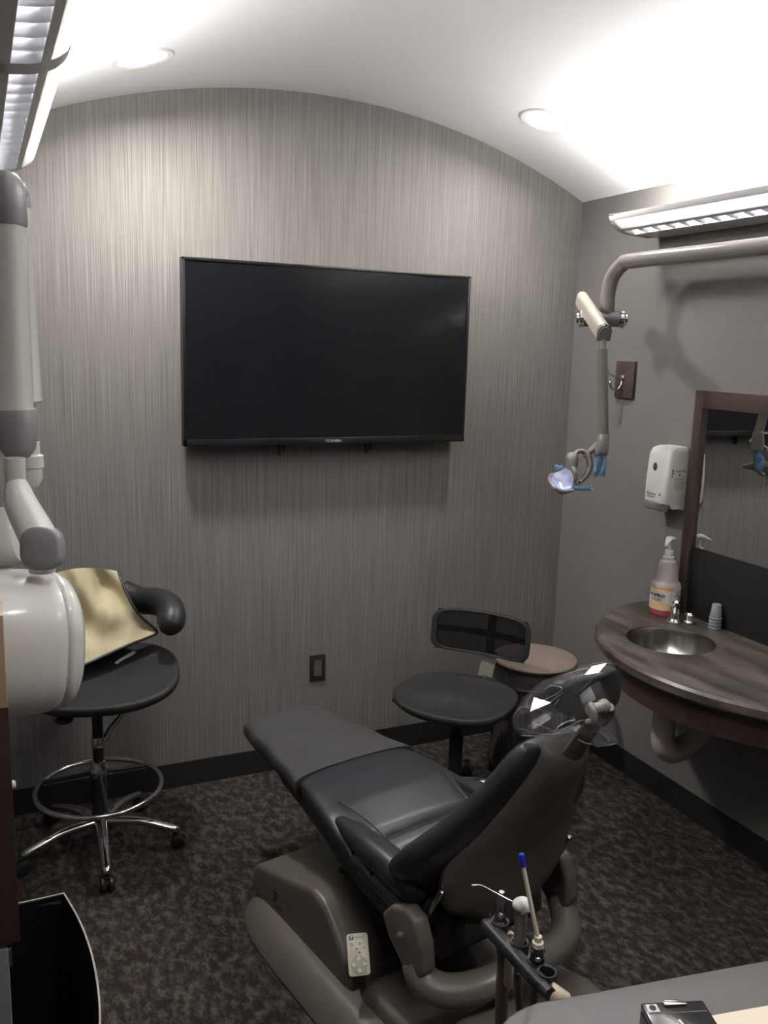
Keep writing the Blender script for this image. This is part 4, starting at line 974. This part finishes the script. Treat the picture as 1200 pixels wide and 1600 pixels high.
for z, ins in ((BH - .002, .0035), (BH - .02, .006), (BH - .06, .012), (BH - .15, .018), (BH - .28, .020), (BH - .40, .034)):
    rings.append([v + Vector((rnd.uniform(-.007, .002), rnd.uniform(-.006, .006), rnd.uniform(-.006, .006) if z < BH - .03 else 0)) * (1 if z < BH - .01 else 0) for v in outz(ins, z)])
b.loft(rings, False, True); part('liner', b, M_bag, t, sharp=25)

# ================================================================== X-RAY UNIT on the left wall
XD = 1.36
def XP(px, py, dz=0.0): return dep(px, py, XD + dz)
base = XP(8, 500, .14)
t = thing('dental_xray_unit', 'cream and grey dental x-ray arm with large white tube head at left', 'x-ray machine', (XL, -1.75, 1.2))
PXM = FPX / XD
def vt(px, y0, y1, dz, r, n=20):
    a, c = XP(px, y0, dz), XP(px, y1, dz); c = Vector((a.x, a.y, c.z)); return a, c
# front arm
a = XP(16, 352); zz0, zz1 = XP(16, 352).z, XP(20, 645).z
AX, AY = XP(17, 500).x, XP(17, 500).y
def rr_sec(x, y, z, w, d, n=24, e=3.2): return [Vector((x, y, z)) + CR * (w * p_[0]) + Vector((CF.x, CF.y, 0)).normalized() * (d * p_[1]) for p_ in se(1, 1, n, e)]
b = B(); b.loft([rr_sec(AX, AY, z, .024, .030) for z in (zz1, zz0)]); part('front_arm', b, M_xray, t)
zt = XP(17, 275).z
b = B(); b.loft([rr_sec(AX, AY, z, w, w * 1.2) for z, w in ((zz0 - .004, .0255), (zz0 + .0, .027), (zt - .03, .026), (zt - .012, .0225), (zt - .003, .016), (zt, .006))]); part('upper_elbow_cover', b, M_xgrey, t)
zl = XP(20, 724).z
b = B(); b.loft([rr_sec(AX + .002, AY, z, w, w * 1.2) for z, w in ((zz1 + .004, .0255), (zz1, .027), (zl + .035, .026), (zl + .015, .022), (zl + .004, .015), (zl, .006))]); part('lower_elbow_cover', b, M_xgrey, t)
# rear (folded) arm and wall mount
RB = .11
AX2, AY2 = XP(36, 500, RB).x, XP(36, 500, RB).y
z20, z21 = XP(36, 330, RB).z, XP(36, 628, RB).z
b = B(); b.loft([rr_sec(AX2, AY2, z, w, w * 1.1) for z, w in ((z21 - .004, .019), (z21, .0235), (z21 + .008, .022), (z21 + .1, .021), (z20, .019))]); part('rear_arm', b, M_xray, t)
b = B(); b.loft([rr_sec(AX2 - .004, AY2, z, w, w) for z, w in ((XP(36, 374, RB).z, .021), (XP(36, 372, RB).z, .022), (XP(36, 320, RB).z, .022), (XP(36, 290, RB).z, .018))]); part('rear_elbow_cover', b, M_xgrey, t)
b = B(); o = XP(36, 665, RB); b.lathe([(.030, -.022), (.033, -.012), (.033, .006), (.026, .012)], 28, o, Vector((CR.x, CR.y, 0)).normalized()); part('pivot_disc', b, M_xgrey, t)
b = B(); b.lathe([(.016, -.005), (.016, -.025), (.0215, -.028), (.0215, -.048), (.019, -.050), (.019, -.068), (.012, -.082)], 20, Vector((AX2 + .002, AY2, XP(36, 690, RB).z))); part('rear_fitting', b, M_xray, t)
b = B(); zm = XP(36, 640, RB).z; b.tube([(AX2, AY2, zm), (AX2 - .05, AY2 + .02, zm), (XL + .01, AY2 + .04, zm)], .016, 12); b.box((XL + .012, AY2 + .04, zm), (.02, .10, .22), bev=.006); part('wall_bracket', b, M_xgrey, t)
b = B(); b.tube([(AX, AY, XP(17, 300).z), (AX2, AY2, XP(36, 305, RB).z)], .018, 12); part('elbow_axle', b, M_xgrey, t)
# neck and slanted elbow
nz0, nz1 = XP(24, 715).z, XP(24, 757).z
NX = XP(24, 735)
b = B(); b.lathe([(.0155, nz0), (.0155, nz1 + .002), (.0148, nz1)], 20, (NX.x, NX.y, 0)); part('neck', b, M_xray, t)
e0 = Vector((NX.x, NX.y, nz1)); e1 = XP(34, 790, -.015); e2 = XP(69, 857, -.065)
dl = (e2 - e1).normalized()
b = B(); b.tube([e0, e0 * .6 + e1 * .4, e1, e1 * .5 + e2 * .5, e2 - dl * .016], [.0165, .0205, .0245, .0265, .0275], 22, smooth=4); part('elbow_arm', b, M_xray, t, sharp=60)
sdv = Vector((CR.x, CR.y, 0)).normalized(); fw = -CF; upc = CU
b = B(); b.loft([[e2 + sdv * (w * p_[0]) + upc * (w * 1.10 * p_[1]) + fw * q for p_ in se(1, 1, 30, 3.0)] for w, q in ((.025, -.012), (.0285, -.006), (.0292, .010), (.0285, .018), (.025, .020), (.006, .0205))]); part('elbow_end_cap', b, M_xgrey, t, sharp=60)
hn = XP(66, 885, -.045)
b = B(); b.lathe([(.0195, .0), (.0195, -.03)], 20, hn + Vector((0, 0, .022))); part('head_neck', b, M_xray, t)
# tube head: rounded drum, axis toward the right wall
ha = Vector((.97, .20, -.06)).normalized(); hcn = XP(27, 1003, -.02)
hu = (Vector((0, 0, 1)) - ha * ha.z).normalized(); hv = ha.cross(hu)
def hsec(s, rv, rh, e=2.5): return [hcn + ha * s + hu * (rv * p_[1]) + hv * (rh * p_[0]) for p_ in se(1, 1, 44, e)]
b = B(); b.loft([hsec(s, r, r) for s, r in ((-.088, .088), (-.080, .103), (-.05, .1085), (.0, .109), (.030, .1065), (.044, .1035), (.046, .1015))]); part('tube_head', b, M_xray, t, sharp=60)
b = B(); b.loft([hsec(s, r, r) for s, r in ((.045, .100), (.048, .1035), (.056, .1035), (.068, .096), (.078, .078), (.079, .06))]); part('head_end_ring', b, M_xray, t, sharp=60)
o = XP(22, 838, .16)
b = B(); b.lathe([(.028, -.10), (.046, -.085), (.052, -.04), (.052, .0), (.045, .012), (.02, .014)], 28, o + Vector((0, .0, 0)), Vector((.75, -.3, .1))); part('collimator_cone', b, M_xray, t)
b = B(); b.tube([o + Vector((0, .01, .03)), o + Vector((.005, .01, .10)), Vector((AX2, AY2, XP(36, 745, RB).z))], [.012, .012, .012], 12, smooth=3); part('cone_link', b, M_xray, t)

# wall hung cabinet at the left edge
yk = -2.19
t = thing('wall_cabinet', 'narrow dark walnut wall cabinet with maple top section at left edge', 'cabinet', (XL, yk + .035, .975))
xe = -2.458
zt_, zm_, zb2 = dep(0, 930, 1.2).z, dep(13, 1075, 1.2).z, dep(30, 1470, 1.2).z
b = B(); b.box(((XL + xe) / 2, yk + .035, (zm_ + zb2) / 2), (xe - XL, .07, zm_ - zb2), bev=.001); part('walnut_body', b, M_brown, t)
b = B(); b.box(((XL + xe) / 2, yk + .035, (zm_ + zt_) / 2), (xe - XL - .001, .07, zt_ - zm_), bev=.001); part('maple_section', b, M_maple, t)
b = B(); b.lathe([(.005, 0), (.006, .003), (.005, .006), (.002, .007)], 14, (xe - .002, yk + .02, dep(16, 1218, 1.19).z), (1, 0, 0)); part('knob', b, M_wplast, t)
t = thing('grey_wall_box', 'pale grey wall box with chrome latch under the walnut cabinet', 'wall box', (XL, yk + .045, .60))
xg = -2.4735
b = B(); b.box(((XL + xg) / 2, yk + .045, .785), (xg - XL, .09, .37), bev=.004); part('box_shell', b, M_gplast, t)
q = dep(6, 1505, 1.19); b = B(); b.box((xg, yk + .01, q.z), (.008, .012, .03), bev=.002); part('latch', b, M_chrome, t)

# ================================================================== DELIVERY TABLE
TZ = .80; ta = math.radians(-9.5)
tc = Vector((-1.36, -2.692, 0))
t = thing('delivery_table', 'slate grey rounded delivery table in the near right corner', 'table', tc)
Mt = Matrix.Translation(tc) @ Matrix.Rotation(ta, 4, 'Z')
ol = rrect(-.55, .50, -.27, .262, .13, 10)
ol = [(x, y - .026 + (.030 * (1 - (x / .52) ** 2) if y > 0 else 0)) for x, y in ol]
b = B(); b.prism(ol, TZ - .032, TZ, Mt, bev=.006, seg=3); part('table_top', b, M_tray, t)
b = B(); b.lathe([(.045, .03), (.045, TZ - .03)], 24, tc + Vector((.25, -.05, 0))); part('pillar', b, M_taupe, t)
b = B(); b.lathe([(.24, 0), (.25, .01), (.24, .028), (.10, .045), (.05, .05)], 36, tc + Vector((.25, -.05, 0))); part('floor_plate', b, M_taupe, t)
# cream tray liner
q0 = at(1110, 1588, 2, TZ + .004); q1 = at(1200, 1572, 2, TZ + .004); dx = (q1 - q0).normalized(); dx.z = 0; dy = Vector((dx.y, -dx.x, 0))
b = B(); st = q0 - dx * .06
b.box(st + dx * .21 + dy * .13 + Vector((0, 0, -.001)), (.42, .26, .006), Matrix.Rotation(math.atan2(dx.y, dx.x), 3, 'Z'), bev=.002); o = part('tray_liner', b, M_cream); centre(o); tag(o, 'cream rectangular tray liner lying on the slate grey delivery table', 'tray liner')
# black case
e0 = at(1001, 1567, 2, TZ + .052); e1 = at(1098, 1562, 2, TZ + .052); dx = (e1 - e0); wdt = dx.length; dx.normalize(); dy = Vector((dx.y, -dx.x, 0))
cc = (e0 + e1) / 2 + dy * .055; cc.z = TZ
t = thing('black_case', 'small shiny black case with steel clasp at the delivery table edge', 'case', cc + Vector((0, 0, .0)))
Mk = Matrix.Rotation(math.atan2(dx.y, dx.x), 3, 'Z')
b = B(); b.box(cc + Vector((0, 0, .0235)), (wdt, .11, .033), Mk, bev=.003); part('case_bottom', b, M_case, t)
b = B(); b.box(cc + Vector((0, 0, .0465)), (wdt, .11, .011), Mk, bev=.003); part('case_lid', b, M_case, t)
ctop = cc + Vector((0, 0, .052))
b = B(); b.box(ctop + dx * (-wdt * .36) - dy * .043, (.017, .015, .0012), Mk); lid = part('corner_plate', b, M_wplast, t)
b = B(); b.lathe([(.0048, .0008), (.0048, .002)], 16, ctop + dx * (-wdt * .36) - dy * .043); part('corner_stud', b, M_black_print, lid)
b = B(); b.box(ctop + dx * .002 - dy * .049 + Vector((0, 0, .001)), (.034, .007, .003), Mk, bev=.0008); b.box(ctop + dx * .0 - dy * .0555 + Vector((0, 0, -.002)), (.022, .004, .006), Mk, bev=.0008); part('clasp', b, M_steel, t)
b = B(); b.box(ctop - dy * .033, (wdt * .92, .0012, .0008), Mk); part('lid_seam', b, M_grey_print, t)
b = B(); b.box(ctop + dx * .0 + dy * .005, (.004, .05, .001), Matrix.Rotation(math.atan2(dx.y, dx.x) + .22, 3, 'Z')); b.box(ctop - dx * .012 + dy * .015, (.003, .03, .001), Matrix.Rotation(math.atan2(dx.y, dx.x) + .22, 3, 'Z')); part('lid_marking', b, M_ivory, t)
for dxx in (-.30, .30):
    b = B(); b.box(cc + dx * (wdt * dxx) + Vector((0, 0, .0035)), (.012, .08, .007), Mk); part('case_foot', b, M_blackpl, t)

# ================================================================== INSTRUMENT HOLDER and instruments
HZ = .785
h0, h1 = at(760, 1444, 2, HZ), at(848, 1541, 2, HZ)
dh = (h1 - h0); dh.z = 0; hl = dh.length; dh.normalize(); sh = Vector((-dh.y, dh.x, 0))
t = thing('instrument_holder', 'black instrument holder bar reaching out from the delivery table', 'holder', h1)
b = B(); b.loft([[h0 + dh * s + sh * (w * p_[0]) + Vector((0, 0, 1)) * (hh_ * p_[1]) for p_ in se(1, 1, 18, 3)] for s, w, hh_ in ((-.008, .006, .006), (0, .0115, .011), (.01, .013, .012), (hl - .01, .013, .012), (hl, .0115, .011), (hl + .006, .006, .006))]); part('bar', b, M_blackrub, t)
stations = [.018, .070, .128]
for s in (.018, .078, .128, .165):
    o = h0 + dh * min(s, hl - .012) + sh * .016
    rings = []
    b = B(); b.lathe([(.0125, -.008), (.0165, -.009), (.0165, .014), (.0125, .013), (.0125, -.008)], 20, o, (0, 0, 1), caps=False); part('cradle', b, M_blackrub, t)
b = B(); b.tube([h1 + dh * .0, h1 + dh * .02], .011, 14); part('bar_stub', b, M_blackrub, t)
tn = at(872, 1558, 2, HZ - .014)
dj = (tn - h1).normalized()
b = B(); b.lathe([(.0135, -.002), (.0155, .002), (.0155, .028), (.014, .031)], 20, h1 + dj * .012, dj); part('joint_sleeve', b, M_beige, t)
jo = h1 + dj * .040
b = B(); b.tube([jo - dj * .01, jo + dj * .02 - Vector((0, 0, .006)), Vector((-1.62, -2.50, TZ - .046)), Vector((-1.55, -2.56, TZ - .046))], .011, 12, smooth=4); part('support_arm', b, M_beige, t)
def up(s): return h0 + dh * s + sh * .016
def vz(px, py, o):                       # height seen at pixel row py above point o
    r = ray(px, py); k = ((o.x - CAM_POS.x) * CF.x + (o.y - CAM_POS.y) * CF.y) / (r.x * CF.x + r.y * CF.y); return CAM_POS.z + r.z * k
IN = 'dental instruments on the holder bar'
# 1 clear suction valve
o = up(.018); zt1 = vz(770, 1393, o)
t = thing('suction_valve', 'clear smoked suction valve with chrome bead at the holder end', 'instrument', (o.x, o.y, HZ - .03), 0, IN)
b = B(); b.lathe([(.0085, HZ - .03), (.010, HZ), (.0105, HZ + .012), (.0115, zt1 - .03), (.009, zt1 - .008), (.005, zt1)], 20, o * 1 - Vector((0, 0, o.z))); part('valve_body', b, M_smoke, t)
b = B(); b.ball(Vector((o.x, o.y, HZ + .028)) - CF * .008, .006); b.tube([Vector((o.x, o.y, HZ + .013)) - CF * .010 - CR * .006, Vector((o.x, o.y, HZ + .011)) - CF * .012, Vector((o.x, o.y, HZ + .013)) - CF * .010 + CR * .006], .0018, 8); part('chrome_bead', b, M_chrome, t)
b = B(); b.tube([Vector((o.x, o.y, HZ + .024)) - CR * .010, Vector((o.x, o.y, HZ + .018)) - CR * .016, Vector((o.x, o.y, HZ + .026)) - CR * .018], .0012, 8); part('wire_clip', b, M_chrome, t)
b = B(); b.tube([(o.x, o.y, HZ - .025), Vector((o.x, o.y, HZ - .06)) + CR * .010, Vector((o.x, o.y, .62)) + CR * .012, Vector((o.x, o.y, .40)) + CR * .02], [.009, .0115, .0115, .0115], 12, smooth=4); part('hose', b, M_hose, t)
# 2 air water syringe
o = up(.078); zt2 = vz(803, 1416, o)
t = thing('air_water_syringe', 'grey air water syringe with white head and thin metal nozzle', 'instrument', (o.x, o.y, HZ - .05), 0, IN)
b = B(); b.lathe([(.0065, HZ - .05), (.0085, HZ - .02), (.0095, HZ + .02), (.0105, HZ + .045), (.0115, zt2 - .012), (.012, zt2 - .002), (.008, zt2)], 18, Vector((o.x, o.y, 0))); part('handle', b, M_syr, t)
hd = Vector((o.x, o.y, zt2 + .004))
b = B(); b.ball(hd, .0145, (1.2, 1.0, .82)); b.ball(hd + CR * .009 - CU * .004 - CF * .008, .0052, (1, .7, 1.5)); b.ball(hd + CR * .001 - CU * .007 - CF * .010, .0052, (1, .7, 1.5)); part('head', b, M_wplast, t)
o2 = dep(750, 1383, (hd - CAM_POS).dot(CF)); o3 = dep(737, 1383, (hd - CAM_POS).dot(CF))
b = B(); b.tube([hd - CR * .008, o2 + (hd - o2) * .05, o2, o3], [.0022, .0020, .0014, .0009], 10); part('nozzle', b, M_chrome, t)
b = B(); b.tube([(o.x, o.y, HZ - .045), Vector((o.x, o.y, HZ - .10)) + CR * .006, Vector((o.x, o.y, .60)) + CR * .02, Vector((o.x, o.y, .42)) + CR * .03], .0075, 10, smooth=4); part('hose', b, M_hose, t)
# beige flat paddle hanging behind the bar
o = up(.045) - sh * .0; z1_, z0_ = HZ - .012, vz(797, 1547, up(.045))
t = thing('hanging_paddle', 'flat beige paddle handle hanging below the instrument bar', 'handle', (o.x, o.y, z0_), 0)
pw = Vector((CR.x, CR.y, 0)).normalized(); pn = Vector((CF.x, CF.y, 0)).normalized()
oo = dep(795, 1500, (o - CAM_POS).dot(CF) + .02)
b = B(); b.prism(rrect(-.0068, .0068, z0_, HZ + .002, .0065, 5), -.004, .004, basis(pw, (0, 0, 1), pn, (oo.x, oo.y, 0)), bev=.0015); part('blade', b, M_beige, t)
# 3 saliva ejector
o = up(.128); zs0 = vz(832, 1468, o); zs1 = vz(815, 1337, o)
t = thing('saliva_ejector', 'ivory saliva ejector straw with bright blue tip on chrome valve', 'instrument', (o.x, o.y, HZ - .03), 0, IN)
b = B(); b.lathe([(.008, HZ - .03), (.0095, HZ), (.0095, HZ + .012), (.011, HZ + .02), (.011, zs0 - .02), (.008, zs0 - .012)], 18, Vector((o.x, o.y, 0))); part('valve_body', b, M_dark, t)
b = B(); b.ball(Vector((o.x, o.y, HZ + .020)) - CF * .009, .0055)
b.ball(Vector((o.x, o.y, HZ + .034)) - CF * .004 + CR * .009, .0048, (.7, .7, 1.3)); b.ball(Vector((o.x, o.y, HZ + .032)) - CF * .004 - CR * .009, .004, (.6, .6, 1)); part('chrome_beads', b, M_chrome, t)
b = B(); b.lathe([(.0075, zs0 - .014), (.0095, zs0 - .012), (.0095, zs0 - .004), (.006, zs0 - .003), (.0065, zs0 + .006), (.0055, zs0 + .007)], 16, Vector((o.x, o.y, 0))); part('collar', b, M_ivory, t)
sA = Vector((o.x, o.y, zs0)); sD = (sA - CAM_POS).dot(CF); sB = dep(817, 1352, sD - .01); sC = dep(815, 1334, sD - .012)
b = B(); b.tube([sA, (sA + sB) / 2, sB], .0037, 12); part('straw', b, M_ivory, t)
b = B(); b.tube([sB - (sC - sB) * .1, sB + (sC - sB) * .15, sC - (sC - sB) * .1, sC], [.0045, .0052, .0052, .0040], 12); part('tip', b, M_blue, t, label='bright blue tip')
b = B(); b.tube([(o.x, o.y, HZ - .025), Vector((o.x, o.y, HZ - .10)), Vector((o.x, o.y, .60)) + CR * .01, Vector((o.x, o.y, .42)) + CR * .015], .007, 10, smooth=4); part('hose', b, M_hose, t)
